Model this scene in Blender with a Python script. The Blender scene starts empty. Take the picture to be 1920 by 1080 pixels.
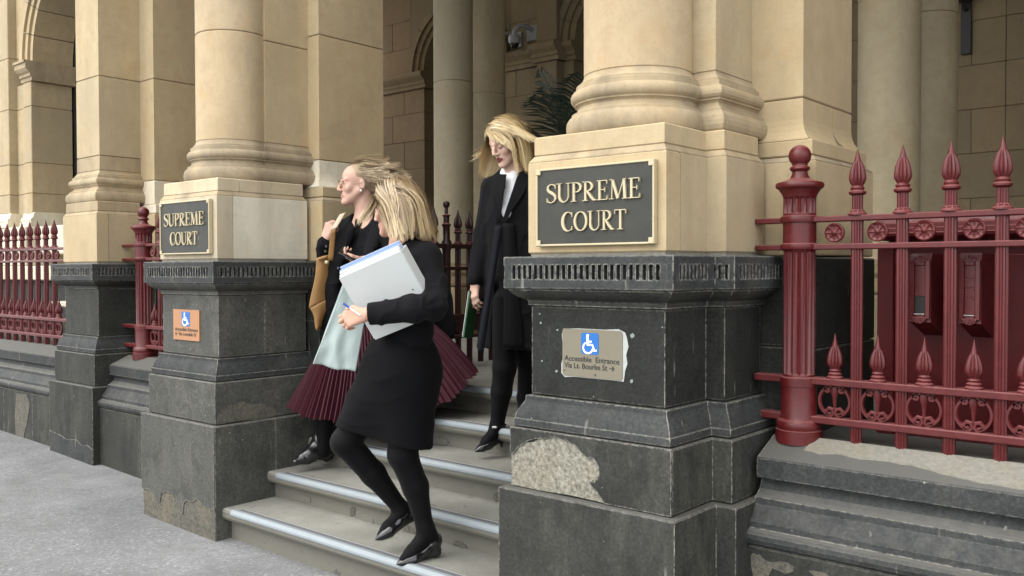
import bpy, bmesh, math, random
import numpy as np
from mathutils import Vector, Matrix
random.seed(7); np.random.seed(7)
S = bpy.context.scene
COL = S.collection
R_ = math.radians
# ------------------------------------------------------------------ camera
cam = bpy.data.cameras.new('camera'); camo = bpy.data.objects.new('camera', cam); COL.objects.link(camo)
cam.sensor_width = 36; cam.lens = 31.72; cam.clip_end = 500; cam.clip_start = 0.05
yaw, pitch, roll = R_(49.48), R_(-1.18), R_(-0.12)
F = Vector((-math.cos(yaw)*math.cos(pitch), math.sin(yaw)*math.cos(pitch), math.sin(pitch)))
Rv = F.cross(Vector((0, 0, 1))).normalized(); Uv = Rv.cross(F)
Rv, Uv = math.cos(roll)*Rv + math.sin(roll)*Uv, -math.sin(roll)*Rv + math.cos(roll)*Uv
camo.matrix_world = Matrix(((Rv.x, Uv.x, -F.x, 0), (Rv.y, Uv.y, -F.y, 0), (Rv.z, Uv.z, -F.z, 0), (0, 0, 0, 1)))
S.camera = camo
# ------------------------------------------------------------------ light
SUN_EL, SUN_AZ = 50, 203            # degrees; azimuth measured like the Sky Texture (0 = +Y, clockwise)
w = bpy.data.worlds.new('World'); S.world = w; w.use_nodes = True
nt = w.node_tree; nt.nodes.clear()
sky = nt.nodes.new('ShaderNodeTexSky'); sky.sky_type = 'NISHITA'; sky.sun_disc = False
sky.sun_elevation = R_(SUN_EL); sky.sun_rotation = R_(SUN_AZ)
sky.air_density = 1.0; sky.dust_density = 4.0; sky.ozone_density = 0.6
hsv = nt.nodes.new('ShaderNodeHueSaturation'); hsv.inputs['Saturation'].default_value = 0.28
bg = nt.nodes.new('ShaderNodeBackground'); bg.inputs[1].default_value = 0.15
wo = nt.nodes.new('ShaderNodeOutputWorld')
mixs = nt.nodes.new('ShaderNodeMix'); mixs.data_type = 'RGBA'; mixs.inputs[0].default_value = 0.78; mixs.inputs[7].default_value = (6.6, 6.7, 6.8, 1)   # thin high cloud evens out the sky
nt.links.new(sky.outputs[0], hsv.inputs['Color']); nt.links.new(hsv.outputs[0], mixs.inputs[6]); nt.links.new(mixs.outputs[2], bg.inputs[0]); nt.links.new(bg.outputs[0], wo.inputs[0])
sl = bpy.data.lights.new('sun', 'SUN'); sl.energy = 0.55; sl.angle = R_(60); sl.color = (1, .965, .91)
so = bpy.data.objects.new('sun', sl); COL.objects.link(so)
az = R_(SUN_AZ); el = R_(SUN_EL)
sd = Vector((math.sin(az)*math.cos(el), math.cos(az)*math.cos(el), math.sin(el)))
so.rotation_euler = sd.to_track_quat('Z', 'Y').to_euler(); so.location = (-6, -12, 14)
S.view_settings.view_transform = 'Standard'; S.view_settings.look = 'None'
S.view_settings.exposure = 1.62; S.view_settings.gamma = 1; S.view_settings.use_curve_mapping = False
S.render.engine = 'CYCLES'
S.cycles.max_bounces = 6; S.cycles.diffuse_bounces = 4; S.cycles.glossy_bounces = 3; S.cycles.transmission_bounces = 3
S.cycles.use_denoising = True

# ------------------------------------------------------------------ object helpers
def link(name, me, mat=None, parent=None, kind=None):
    o = bpy.data.objects.new(name, me); COL.objects.link(o)
    if mat is not None and me is not None:
        for m in (mat if isinstance(mat, (list, tuple)) else [mat]): me.materials.append(m)
    if parent: o.parent = parent
    if kind: o['kind'] = kind
    return o
def tag(o, label, cat=None, group=None, kind=None):
    o['label'] = label
    if cat: o['category'] = cat
    if group: o['group'] = group
    if kind: o['kind'] = kind
    return o
def thing(name, label, cat, loc=(0, 0, 0), rz=0, group=None):
    o = bpy.data.objects.new(name, None); COL.objects.link(o); o.empty_display_size = .1
    o.location = loc; o.rotation_euler = (0, 0, rz)
    return tag(o, label, cat, group)
def mesh(V, Fc, smooth=False):
    me = bpy.data.meshes.new('mesh'); me.from_pydata([tuple(v) for v in V], [], Fc); me.update()
    if smooth: me.polygons.foreach_set('use_smooth', [True]*len(me.polygons))
    return me
class MB:
    """collects primitives into one mesh"""
    def __init__(s): s.V = []; s.F = []; s.sm = []
    def add(s, V, Fc, smooth=False):
        b = len(s.V); s.V += [tuple(v) for v in V]; s.F += [tuple(b+i for i in f) for f in Fc]; s.sm += [smooth]*len(Fc); return s
    def box(s, x0, x1, y0, y1, z0, z1):
        V = [(x, y, z) for z in (z0, z1) for y in (y0, y1) for x in (x0, x1)]
        return s.add(V, [(0, 2, 3, 1), (4, 5, 7, 6), (0, 1, 5, 4), (2, 6, 7, 3), (0, 4, 6, 2), (1, 3, 7, 5)])
    def bbox(s, x0, x1, y0, y1, z0, z1, b=.004):
        """box with chamfered edges"""
        X, Y, Z = (x0, x1), (y0, y1), (z0, z1); V = []; idx = {}
        for i in (0, 1):
            for j in (0, 1):
                for k in (0, 1):
                    sx, sy, sz = 1-2*i, 1-2*j, 1-2*k
                    for a in range(3):
                        p = [X[i]+sx*b, Y[j]+sy*b, Z[k]+sz*b]; p[a] = (X[i], Y[j], Z[k])[a]
                        idx[i, j, k, a] = len(V); V.append(p)
        Fc = []
        for i in (0, 1): Fc.append([idx[i, 0, 0, 0], idx[i, 1, 0, 0], idx[i, 1, 1, 0], idx[i, 0, 1, 0]][::1 if i else -1])
        for j in (0, 1): Fc.append([idx[0, j, 0, 1], idx[1, j, 0, 1], idx[1, j, 1, 1], idx[0, j, 1, 1]][::-1 if j else 1])
        for k in (0, 1): Fc.append([idx[0, 0, k, 2], idx[1, 0, k, 2], idx[1, 1, k, 2], idx[0, 1, k, 2]][::1 if k else -1])
        for i in (0, 1):
            for j in (0, 1): Fc.append([idx[i, j, 0, 0], idx[i, j, 1, 0], idx[i, j, 1, 1], idx[i, j, 0, 1]])
            for k in (0, 1): Fc.append([idx[i, 0, k, 0], idx[i, 1, k, 0], idx[i, 1, k, 2], idx[i, 0, k, 2]])
        for j in (0, 1):
            for k in (0, 1): Fc.append([idx[0, j, k, 1], idx[1, j, k, 1], idx[1, j, k, 2], idx[0, j, k, 2]])
        for i in (0, 1):
            for j in (0, 1):
                for k in (0, 1): Fc.append([idx[i, j, k, 0], idx[i, j, k, 1], idx[i, j, k, 2]])
        c = Vector(((x0+x1)/2, (y0+y1)/2, (z0+z1)/2)); out = []
        for f in Fc:
            p = [Vector(V[q]) for q in f]; n = (p[1]-p[0]).cross(p[2]-p[0])
            out.append(tuple(f) if n.dot(sum(p, Vector())/len(p)-c) > 0 else tuple(f[::-1]))
        return s.add(V, out)
    def lathe(s, prof, cx=0, cy=0, n=24, flute=None, smooth=True):
        """prof = [(r,z)...] bottom to top; flute(ang, r, z) -> r"""
        V = []; Fc = []
        for r, z in prof:
            for i in range(n):
                a = 2*math.pi*i/n; q = flute(i, r, z) if flute else r
                V.append((cx+q*math.cos(a), cy+q*math.sin(a), z))
        for k in range(len(prof)-1):
            for i in range(n):
                j = (i+1) % n; Fc.append((k*n+i, k*n+j, (k+1)*n+j, (k+1)*n+i))
        Fc.append(tuple(range(n))[::-1]); Fc.append(tuple(range((len(prof)-1)*n, len(prof)*n)))
        return s.add(V, Fc, smooth)
    def tube(s, pts, rad, n=8, cap=True, smooth=True, flat=1.0, up=(0, 0, 1)):
        pts = [Vector(p) for p in pts]; V = []; Fc = []
        rad = rad if isinstance(rad, (list, tuple)) else [rad]*len(pts)
        nrm = None
        for k, p in enumerate(pts):
            t = (pts[min(k+1, len(pts)-1)]-pts[max(k-1, 0)]).normalized()
            if nrm is None:
                nrm = Vector(up) - t*t.dot(Vector(up))
                if nrm.length < 1e-3: nrm = t.orthogonal()
            nrm = (nrm - t*t.dot(nrm)).normalized(); b = t.cross(nrm)
            for i in range(n):
                a = 2*math.pi*i/n; V.append(p+(nrm*math.cos(a)+b*math.sin(a)*flat)*rad[k])
        for k in range(len(pts)-1):
            for i in range(n):
                j = (i+1) % n; Fc.append((k*n+i, k*n+j, (k+1)*n+j, (k+1)*n+i))
        if cap: Fc.append(tuple(range(n))[::-1]); Fc.append(tuple(range((len(pts)-1)*n, len(pts)*n)))
        return s.add(V, Fc, smooth)
    def sweep(s, plan, prof, cap=True):
        """rectilinear or convex plan polygon (counter-clockwise), prof = [(inset, z)...] bottom to top"""
        n = len(plan); P = [Vector((p[0], p[1])) for p in plan]; M = []
        for i in range(n):
            a = (P[i]-P[i-1]).normalized(); b = (P[(i+1) % n]-P[i]).normalized()
            na, nb = Vector((-a.y, a.x)), Vector((-b.y, b.x)); m = na+nb; M.append(m/(1+na.dot(nb)))
        V = []; Fc = []
        for d, z in prof:
            for i in range(n): q = P[i]+M[i]*d; V.append((q.x, q.y, z))
        for k in range(len(prof)-1):
            for i in range(n):
                j = (i+1) % n; Fc.append((k*n+i, k*n+j, (k+1)*n+j, (k+1)*n+i))
        if cap: Fc.append(tuple(range(n))[::-1]); Fc.append(tuple(range((len(prof)-1)*n, len(prof)*n)))
        return s.add(V, Fc)
    def prism(s, prof, x0, x1):
        """closed (y,z) polygon pushed along x"""
        n = len(prof); V = [(x0, y, z) for y, z in prof]+[(x1, y, z) for y, z in prof]
        Fc = [(i, (i+1) % n, n+(i+1) % n, n+i) for i in range(n)]+[tuple(range(n))[::-1], tuple(range(n, 2*n))]
        return s.add(V, Fc)
    def xf(s, M, start=0):
        for i in range(start, len(s.V)): s.V[i] = tuple(M @ Vector(s.V[i]))
        return s
    def me(s, fix=False):
        me = bpy.data.meshes.new('mesh'); me.from_pydata(s.V, [], s.F); me.update()
        me.polygons.foreach_set('use_smooth', s.sm)
        if any(s.sm): me.set_sharp_from_angle(angle=R_(38))
        if fix:
            bm = bmesh.new(); bm.from_mesh(me); bmesh.ops.recalc_face_normals(bm, faces=bm.faces); bm.to_mesh(me); bm.free()
        return me
    def ob(s, name, mat, parent=None, kind=None, fix=True): return link(name, s.me(fix), mat, parent, kind)
def copy_tree(o, parent=None):
    c = o.copy(); COL.objects.link(c)
    if parent: c.parent = parent
    for ch in [q for q in o.children]: copy_tree(ch, c)
    return c

# ------------------------------------------------------------------ materials
class NT:
    def __init__(s, name):
        s.m = bpy.data.materials.new(name); s.m.use_nodes = True; s.t = s.m.node_tree; s.t.nodes.clear()
        s.o = s.n('OutputMaterial'); s.b = s.n('BsdfPrincipled'); s.l(s.b.outputs[0], s.o.inputs[0])
    def n(s, ty, **k):
        q = s.t.nodes.new('ShaderNode'+ty)
        for a, v in k.items(): setattr(q, a, v)
        return q
    def l(s, a, b): s.t.links.new(a, b)
    def pos(s): return s.n('NewGeometry').outputs['Position']
    def noise(s, scale, detail=4, rough=.6, vec=None, stretch=None, dist=0):
        q = s.n('TexNoise'); q.inputs['Scale'].default_value = scale; q.inputs['Detail'].default_value = detail
        q.inputs['Roughness'].default_value = rough; q.inputs['Distortion'].default_value = dist
        v = vec or s.pos()
        if stretch:
            mp = s.n('Mapping'); mp.inputs['Scale'].default_value = stretch; s.l(v, mp.inputs[0]); v = mp.outputs[0]
        s.l(v, q.inputs['Vector']); return q.outputs['Fac']
    def ramp(s, fac, stops):
        q = s.n('ValToRGB'); r = q.color_ramp
        while len(r.elements) < len(stops): r.elements.new(.5)
        for e, (p, c) in zip(r.elements, stops):
            e.position = p; e.color = (c, c, c, 1) if isinstance(c, (int, float)) else (*c, 1)
        s.l(fac, q.inputs[0]); return q.outputs[0]
    def mix(s, fac, a, b, mode='MIX'):
        q = s.n('Mix', data_type='RGBA', blend_type=mode)
        for i, v in ((0, fac), (6, a), (7, b)):
            if hasattr(v, 'is_output'): s.l(v, q.inputs[i])
            elif i == 0: q.inputs[0].default_value = v
            else: q.inputs[i].default_value = (*v, 1) if not isinstance(v, (int, float)) else (v, v, v, 1)
        return q.outputs[2]
    def math(s, op, a, b=0.0):
        q = s.n('Math', operation=op)
        for i, v in ((0, a), (1, b)):
            if hasattr(v, 'is_output'): s.l(v, q.inputs[i])
            else: q.inputs[i].default_value = v
        return q.outputs[0]
    def bump(s, h, strength=.3, dist=.01):
        q = s.n('Bump'); q.inputs['Strength'].default_value = strength; q.inputs['Distance'].default_value = dist
        s.l(h, q.inputs['Height']); s.l(q.outputs[0], s.b.inputs['Normal']); return q
    def set(s, col=None, rough=None, metal=None, spec=None):
        for k, v in (('Base Color', col), ('Roughness', rough), ('Metallic', metal), ('Specular IOR Level', spec)):
            if v is None: continue
            if hasattr(v, 'is_output'): s.l(v, s.b.inputs[k])
            else: s.b.inputs[k].default_value = (*v, 1) if isinstance(v, tuple) else v
        return s.m
    def edge(s, radius=.012):
        """1 on worn convex edges"""
        bv = s.n('Bevel', samples=4); bv.inputs['Radius'].default_value = radius
        g = s.n('NewGeometry'); d = s.n('VectorMath', operation='DOT_PRODUCT'); s.l(bv.outputs[0], d.inputs[0]); s.l(g.outputs['Normal'], d.inputs[1])
        return s.math('SUBTRACT', 1.0, d.outputs['Value'])
    def upness(s):
        x = s.n('SeparateXYZ'); s.l(s.n('NewGeometry').outputs['Normal'], x.inputs[0]); return x.outputs['Z']
def simple(name, col, rough=.5, metal=0., spec=.5, nscale=0, namt=.25, bump=0, bscale=200):
    t = NT(name)
    if nscale:
        f = t.noise(nscale, 5); c = t.mix(f, tuple(x*(1-namt) for x in col), tuple(min(1, x*(1+namt)) for x in col)); t.set(c, rough, metal, spec)
    else: t.set(col, rough, metal, spec)
    if bump: t.bump(t.noise(bscale, 3), bump, .003)
    return t.m
def sandstone(name, base, dirt=0.25, dirtcol=(.16, .125, .085)):
    t = NT(name)
    oi = t.n('ObjectInfo').outputs['Random']
    big = t.noise(1.7, 5, .62)
    c = t.mix(t.ramp(big, [(.3, 0), (.72, 1)]), tuple(x*.80 for x in base), tuple(x*1.12 for x in base))
    bl = t.noise(14, 6, .72); c = t.mix(t.ramp(bl, [(.38, .45), (.55, 0)]), c, tuple(x*.74 for x in base)); c = t.mix(t.ramp(bl, [(.6, 0), (.78, .45)]), c, (base[0]*1.12, base[1]*1.12, base[2]*1.15))
    c = t.mix(t.ramp(oi, [(0, 0), (1, .8)]), c, t.mix(.5, c, (base[0]*1.1, base[1]*1.0, base[2]*.86)))
    c = t.mix(t.ramp(oi, [(0, .9), (.45, 0), (1, 0)]), c, t.mix(.75, c, (base[0]*.85, base[1]*.85, base[2]*.87)))
    rust = t.ramp(t.noise(5, 6, .7, dist=.4), [(.52, 0), (.78, .6)])
    c = t.mix(rust, c, (base[0]*.98, base[1]*.80, base[2]*.60))
    st = t.ramp(t.noise(2.2, 6, .65, stretch=(2.5, 2.5, .7)), [(.42, 0), (.8, 1)])
    c = t.mix(t.math('MULTIPLY', st, dirt), c, dirtcol); c = t.mix(t.ramp(t.noise(3.6, 7, .75, stretch=(1, 1, 1.6), dist=.6), [(.56, 0), (.70, dirt*.9)]), c, tuple(x*.55 for x in base))
    pit = t.ramp(t.noise(160, 3, .6), [(.27, .5), (.38, 1)])
    c = t.mix(.65, c, pit, 'MULTIPLY')
    t.set(c, .88, 0, .25)
    h = t.math('ADD', t.noise(55, 6, .7), t.math('MULTIPLY', t.noise(6, 3), 1.6))
    t.bump(h, .28, .006)
    return t.m
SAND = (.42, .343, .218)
M = {}
M['sand'] = sandstone('sandstone', SAND, .3)
M['sand_pale'] = sandstone('pale_sandstone', (.66, .615, .495), .4)
M['sand_cream'] = sandstone('cream_sandstone', (.49, .425, .305), .45)
M['sand_warm'] = sandstone('warm_sandstone', (.425, .340, .222), .35)
M['sand_dirty'] = sandstone('weathered_sandstone', (.37, .302, .198), .85, (.13, .105, .075))
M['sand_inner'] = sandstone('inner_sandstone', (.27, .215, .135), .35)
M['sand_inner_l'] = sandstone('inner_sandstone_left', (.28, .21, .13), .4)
def bluestone(name, base, lift=1.0):
    t = NT(name)
    oi = t.n('ObjectInfo').outputs['Random']
    f = t.noise(2.3, 6, .65)
    c = t.mix(t.ramp(f, [(.3, 0), (.75, 1)]), tuple(x*.62 for x in base), tuple(x*1.5 for x in base))
    c = t.mix(t.ramp(oi, [(0, 0), (1, .55)]), c, tuple(x*1.3 for x in base))
    stain = t.ramp(t.noise(1.5, 6, .7, stretch=(3.2, 3.2, .8)), [(.48, 0), (.78, .6)])
    c = t.mix(stain, c, (.105*lift, .10*lift, .082*lift))
    gr = t.ramp(t.noise(75, 6, .78), [(.32, .45), (.5, 1), (.68, 1.7)])
    c = t.mix(.7, c, gr, 'MULTIPLY')
    bl = t.noise(7, 6, .72, dist=.5); c = t.mix(t.ramp(bl, [(.36, .5), (.5, 0)]), c, tuple(x*.55 for x in base)); c = t.mix(t.ramp(bl, [(.58, 0), (.74, .5)]), c, tuple(x*1.7 for x in base))
    v = t.n('TexVoronoi', feature='F1'); v.inputs['Scale'].default_value = 26; t.l(t.pos(), v.inputs['Vector'])
    sp = t.math('MULTIPLY', t.ramp(v.outputs['Distance'], [(.05, 1), (.11, 0)]), t.ramp(t.noise(9, 2), [(.6, 0), (.66, 1)]))
    c = t.mix(t.math('MULTIPLY', sp, .5), c, (.5, .49, .44))
    scr = t.math('MULTIPLY', t.ramp(t.noise(30, 2, .4, stretch=(1, 1, .12)), [(.70, 0), (.74, 1)]), t.ramp(t.noise(4, 2), [(.5, 0), (.6, 1)]))
    c = t.mix(t.math('MULTIPLY', scr, .3), c, (.4, .39, .35))
    dust = t.ramp(t.math('ADD', t.upness(), t.math('MULTIPLY', t.noise(22, 4), .3)), [(.72, 0), (1.05, 1)])
    c = t.mix(t.math('MULTIPLY', dust, .75), c, (.115, .112, .10))
    ed = t.math('MULTIPLY', t.ramp(t.edge(.009), [(.05, 0), (.16, 1)]), t.ramp(t.noise(48, 5, .75), [(.42, 0), (.58, 1)]))
    c = t.mix(t.math('MULTIPLY', ed, .75), c, (.43, .41, .36))
    t.set(c, t.ramp(f, [(.3, .6), (.7, .8)]), 0, .16)
    t.bump(t.math('ADD', t.noise(110, 5, .7), t.math('MULTIPLY', t.noise(9, 4), 1.5)), .25, .004)
    return t.m
M['blue'] = bluestone('bluestone', (.030, .031, .0275))
M['blue_pale'] = bluestone('dusty_bluestone', (.062, .062, .056), 1.35)
M['blue_light'] = bluestone('pale_bluestone', (.034, .036, .036), .8)
M['blue_dark_shaded'] = bluestone('dark_and_shaded_bluestone', (.0175, .0185, .0165), .45)  # dark stone; the cap's shade on the nearer die is put into this colour
def rough_patch(name, a, b, bs=.8):
    t = NT(name); f = t.noise(60, 6, .75); g = t.noise(9, 5)
    c = t.mix(t.ramp(f, [(.32, 0), (.68, 1)]), a, b); c = t.mix(t.ramp(g, [(.45, 0), (.75, .45)]), c, (.2, .165, .11))
    t.set(c, .95, 0, .2); t.bump(t.math('ADD', f, t.noise(25, 5)), bs, .01); return t.m
M['render_patch'] = rough_patch('exposed_render', (.085, .08, .062), (.36, .345, .285))
M['spall'] = rough_patch('broken_bluestone', (.055, .053, .045), (.15, .143, .118))
M['mortar'] = rough_patch('lime_mortar', (.15, .147, .125), (.24, .228, .195), .3)
def asphalt():
    t = NT('asphalt'); f = t.noise(1.1, 5, .6); sp = t.noise(240, 2, .8)
    c = t.mix(t.ramp(f, [(.3, 0), (.7, 1)]), (.140, .142, .142), (.215, .218, .218))
    v = t.n('TexVoronoi', feature='F1'); v.inputs['Scale'].default_value = 95; t.l(t.pos(), v.inputs['Vector'])
    c = t.mix(.7, c, t.ramp(v.outputs['Color'], [(0, .5), (.75, 1.05), (.9, 1.5), (1, 2.4)]), 'MULTIPLY')
    c = t.mix(t.ramp(t.noise(3.3, 6, .7), [(.50, 0), (.75, .75)]), c, (.115, .116, .114)); c = t.mix(t.ramp(t.noise(.7, 6, .7), [(.45, 0), (.7, .5)]), c, (.30, .305, .30)); c = t.mix(t.ramp(t.noise(19, 3, .6), [(.70, 0), (.74, .6)]), c, (.05, .05, .05))
    t.set(c, .9, 0, .3); t.bump(t.math('ADD', sp, v.outputs['Distance']), .5, .004); return t.m
M['asphalt'] = asphalt()
def tread():
    t = NT('worn_bluestone_tread'); f = t.noise(2.6, 6, .65)
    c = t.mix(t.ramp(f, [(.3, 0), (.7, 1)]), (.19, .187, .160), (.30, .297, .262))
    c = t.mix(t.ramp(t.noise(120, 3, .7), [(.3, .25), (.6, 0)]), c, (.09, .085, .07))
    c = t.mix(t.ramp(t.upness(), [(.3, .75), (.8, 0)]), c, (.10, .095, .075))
    c = t.mix(t.ramp(t.noise(11, 4, .6), [(.68, 0), (.72, .6)]), c, (.05, .05, .045))
    t.set(c, .8, 0, .3); t.bump(t.math('ADD', t.noise(90, 5), t.noise(14, 4)), .3, .005); return t.m
M['tread'] = tread()
M['nosing'] = simple('nosing_metal', (.235, .265, .28), .6, .0, .5, 14, .12, .12, 300)
M['nosing_grey'] = simple('nosing_grip', (.13, .133, .136), .75, 0, .3, 40, .2, .5, 500)
M['nosing_edge'] = simple('nosing_edge', (.4, .4, .39), .4, .3, .5)
def ironred(name='red_iron_paint', base=(.078, .0052, .0060), hi=(.14, .018, .019)):
    t = NT(name); f = t.noise(24, 5, .65)
    c = t.mix(t.ramp(f, [(.35, 0), (.75, .45)]), base, hi)
    c = t.mix(t.ramp(t.noise(85, 4, .7), [(.58, 0), (.72, .75)]), c, (.030, .006, .006)); c = t.mix(t.ramp(t.noise(5, 5, .7), [(.4, .35), (.65, 0)]), c, tuple(x*.5 for x in base))
    dust = t.ramp(t.math('ADD', t.upness(), t.math('MULTIPLY', t.noise(30, 4), .35)), [(.7, 0), (1.15, .55)])
    c = t.mix(dust, c, (.26, .105, .10))
    c = t.mix(t.math('MULTIPLY', t.ramp(t.edge(.005), [(.06, 0), (.3, 1)]), .3), c, (.22, .07, .07))
    t.set(c, t.ramp(f, [(.3, .30), (.7, .55)]), 0, .42); t.bump(t.math('ADD', t.noise(70, 4), t.noise(200, 2)), .12, .004); return t.m
M['iron'] = ironred()
M['iron_shaded'] = ironred('shaded_red_iron_paint', (.018, .0025, .003), (.035, .007, .008))  # gate's copy of the red paint, with its shadow put into the colour
def plaque():
    t = NT('plaque_bronze'); f = t.noise(7, 6, .7); g = t.noise(30, 4, .6)
    c = t.mix(t.ramp(f, [(.3, 0), (.7, 1)]), (.019, .0195, .015), (.036, .036, .029))
    c = t.mix(t.math('MULTIPLY', t.ramp(g, [(.64, 0), (.72, 1)]), t.ramp(t.noise(4, 3), [(.52, 0), (.66, .5)])), c, (.25, .26, .24))
    t.set(c, .55, .1, .45); t.bump(g, .06, .003); return t.m
M['plaque'] = plaque()
M['brass'] = simple('pale_brass', (.42, .36, .23), .42, .2, .5, 35, .12, .1, 120)
M['sign_tan'] = simple('tan_sign_plate', (.165, .148, .105), .5, .1, .5, 6, .08)
M['sign_copper'] = simple('copper_sign_plate', (.36, .175, .08), .5, .1, .5, 8, .1)
M['sign_blue'] = simple('sign_blue', (.006, .11, .38), .45)
M['white'] = simple('white_paint', (.8, .8, .8), .5)
M['black_ink'] = simple('black_lettering', (.018, .017, .014), .5)
M['torn'] = simple('torn_white_backing', (.36, .38, .36), .8, 0, .3, 40, .2)
M['dark_void'] = simple('dark_timber_and_void', (.012, .010, .008), .7)  # door timber, also painted where openings show only darkness
M['camera_grey'] = simple('camera_housing', (.30, .31, .31), .45)
M['camera_dome'] = simple('smoked_dome', (.01, .01, .012), .12)
M['palm'] = simple('palm_leaf', (.020, .032, .022), .45, 0, .4, 30, .3)
M['pot'] = simple('planter_glaze', (.03, .03, .03), .5)
M['lamp_iron'] = simple('black_lamp_iron', (.02, .02, .02), .5)
M['ceiling'] = simple('plaster_ceiling', (.35, .31, .23), .9, 0, .2, 3, .1)
M['litter'] = simple('dry_leaf', (.25, .19, .09), .8)
# ------------------------------------------------------------------ ground
def ground():
    V = []; Fc = []; xs = [-60, -20, -12, -9, -7, -5, -4, -3, -2, 0, 3, 8, 40]; ys = [-40, -12, -4, 0, 1.2, 2, 2.6, 3.3]
    zz = lambda x, y: (-1.455+.012*max(-3, min(0, x+4.4))*-1*-1 if x > -4.4 else -1.455+min(.11, (-4.4-x)*.03))-.02*max(0, min(3, 2.6-y))*.5
    for y in ys:
        for x in xs: V.append((x, y, zz(x, y)))
    n = len(xs)
    for j in range(len(ys)-1):
        for i in range(n-1): Fc.append((j*n+i, j*n+i+1, (j+1)*n+i+1, (j+1)*n+i))
    return link('footpath', mesh(V, Fc), M['asphalt'], kind='structure')
fp = ground(); fp['label'] = 'grey asphalt footpath sloping along the stone wall'

# ------------------------------------------------------------------ piers
def inset(plan, d):
    n = len(plan); P = [Vector((p[0], p[1])) for p in plan]; out = []
    for i in range(n):
        a = (P[i]-P[i-1]).normalized(); b = (P[(i+1) % n]-P[i]).normalized()
        na, nb = Vector((-a.y, a.x)), Vector((-b.y, b.x)); m = (na+nb)/(1+na.dot(nb)); out.append(tuple(P[i]+m*d))
    return out
def clip(plan, ax, v, keep_less):
    out = []; s = (lambda p: (v-p[ax]) if keep_less else (p[ax]-v))
    for i in range(len(plan)):
        a, b = plan[i], plan[(i+1) % len(plan)]; sa, sb = s(a), s(b)
        if sa >= 0: out.append(a)
        if (sa >= 0) != (sb >= 0):
            t = sa/(sa-sb); out.append(tuple(a[k]+(b[k]-a[k])*t for k in (0, 1)))
    return out
def block(plan, z0, z1, b=.005): return MB().sweep(plan, [(b, z0), (0, z0+b), (0, z1-b), (b, z1)])
def chunks(plan, z0, z1, name, mat, parent, cuts=(), gap=.0015):
    """one stone course cut into blocks at the given y values"""
    ys = sorted(cuts); rest = plan; out = []
    mats = mat if isinstance(mat, list) else [mat]*(len(ys)+1)
    for k, y in enumerate(ys):
        out.append(block(clip(rest, 1, y-gap, True), z0, z1).ob(name, mats[k], parent)); rest = clip(rest, 1, y+gap, False)
    out.append(block(rest, z0, z1).ob(name, mats[len(ys)], parent)); return out
def cap_course(plan, parent, edges, z0=-.074, zs0=-.037, zs1=.016, z1=.048, d=.015, dep=.022):
    mb = MB(); mb.sweep(plan, [(d+.004, z0), (d, z0+.004), (d, zs0)]); mb.sweep(plan, [(d, zs1), (d, z1-.004), (d+.004, z1)])
    mb.sweep(plan, [(d+dep+.001, zs0-.002), (d+dep, zs1+.002)])
    P = inset(plan, d); n = len(P)
    for e in edges:
        a, b = Vector(P[e]), Vector(P[(e+1) % n]); L = (b-a).length; t = (b-a)/L; nn = Vector((-t.y, t.x))
        m = .042 if L > .2 else .012
        k = max(1, round((L-2*m)/.0268)); p = (L-2*m)/k; sl = p*.62; e0 = .0008; e1 = .003
        spans = [(e1, m)]+[(m+i*p+sl, m+(i+1)*p) for i in range(k-1)]+[(m+(k-1)*p+sl, L-e1)]
        for s0, s1 in spans:
            q = [a+t*s0+nn*e0, a+t*s1+nn*e0, a+t*s1+nn*(dep+.004), a+t*s0+nn*(dep+.004)]
            V = [(v.x, v.y, z) for z in (zs0-.001, zs1+.001) for v in q]
            mb.add(V, [(3, 2, 1, 0), (4, 5, 6, 7), (0, 1, 5, 4), (1, 2, 6, 5), (2, 3, 7, 6), (3, 0, 4, 7)])
    return mb.ob('fluted_cap', M['blue_light'], parent)
MOULD = [(.046, -.602), (.042, -.598), (.042, -.573), (.045, -.570), (.047, -.558), (.052, -.543), (.060, -.526), (.069, -.512), (.0735, -.503), (.075, -.484)]
CORBEL = [(.082, -.137), (.082, -.121), (.078, -.116), (.068, -.112), (.053, -.104), (.040, -.093), (.031, -.082), (.028, -.076)]
ATTIC = [(.056, .506), (.063, .514), (.068, .528), (.069, .545), (.066, .562), (.058, .575), (.049, .581), (.048, .583), (.048, .591), (.036, .596), (.026, .606), (.024, .616), (.030, .624),
         (.036, .626), (.036, .632), (.044, .637), (.050, .646), (.051, .657), (.048, .668), (.041, .677), (.034, .680), (.030, .682), (.030, .700), (.017, .704), (.017, .711), (.009, .718), (.003, .728), (0, .738)]
GR = -1.62
def pier(parent, plan, edges, top, b1cuts=(), shcuts=(), pedcuts=(), plcuts=(), mats=('blue', 'blue_light', 'blue'), pedm='sand_pale', plm='sand_pale'):
    lo_ = chunks(plan, GR, -.836, 'base_block', M[mats[0]], parent, b1cuts)
    up_ = chunks(inset(plan, .031), -.832, -.606, 'base_block', M[mats[0]], parent)
    MB().sweep(plan, MOULD).ob('base_moulding', M[mats[1]], parent)
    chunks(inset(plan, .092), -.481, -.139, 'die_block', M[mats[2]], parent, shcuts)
    MB().sweep(plan, CORBEL).ob('corbel_moulding', M[mats[0]], parent)
    cap_course(plan, parent, edges)
    MB().sweep(inset(plan, .090), [(0, .048), (0, .062)]).ob('mortar_bed', M['mortar'], parent)
    chunks(inset(plan, .083), .060, .408, 'pedestal_block', M[pedm] if isinstance(pedm, str) else [M[q] for q in pedm], parent, pedcuts)
    MB().sweep(inset(plan, .083), [(.002, .407), (.002, .411), (.017, .431), (.019, .432)]).ob('pedestal_wash', M['sand_dirty'], parent)
    chunks(inset(plan, .1), .432, .505, 'plinth_block', M[plm] if isinstance(plm, str) else [M[q] for q in plm], parent, plcuts); return lo_, up_
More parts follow.
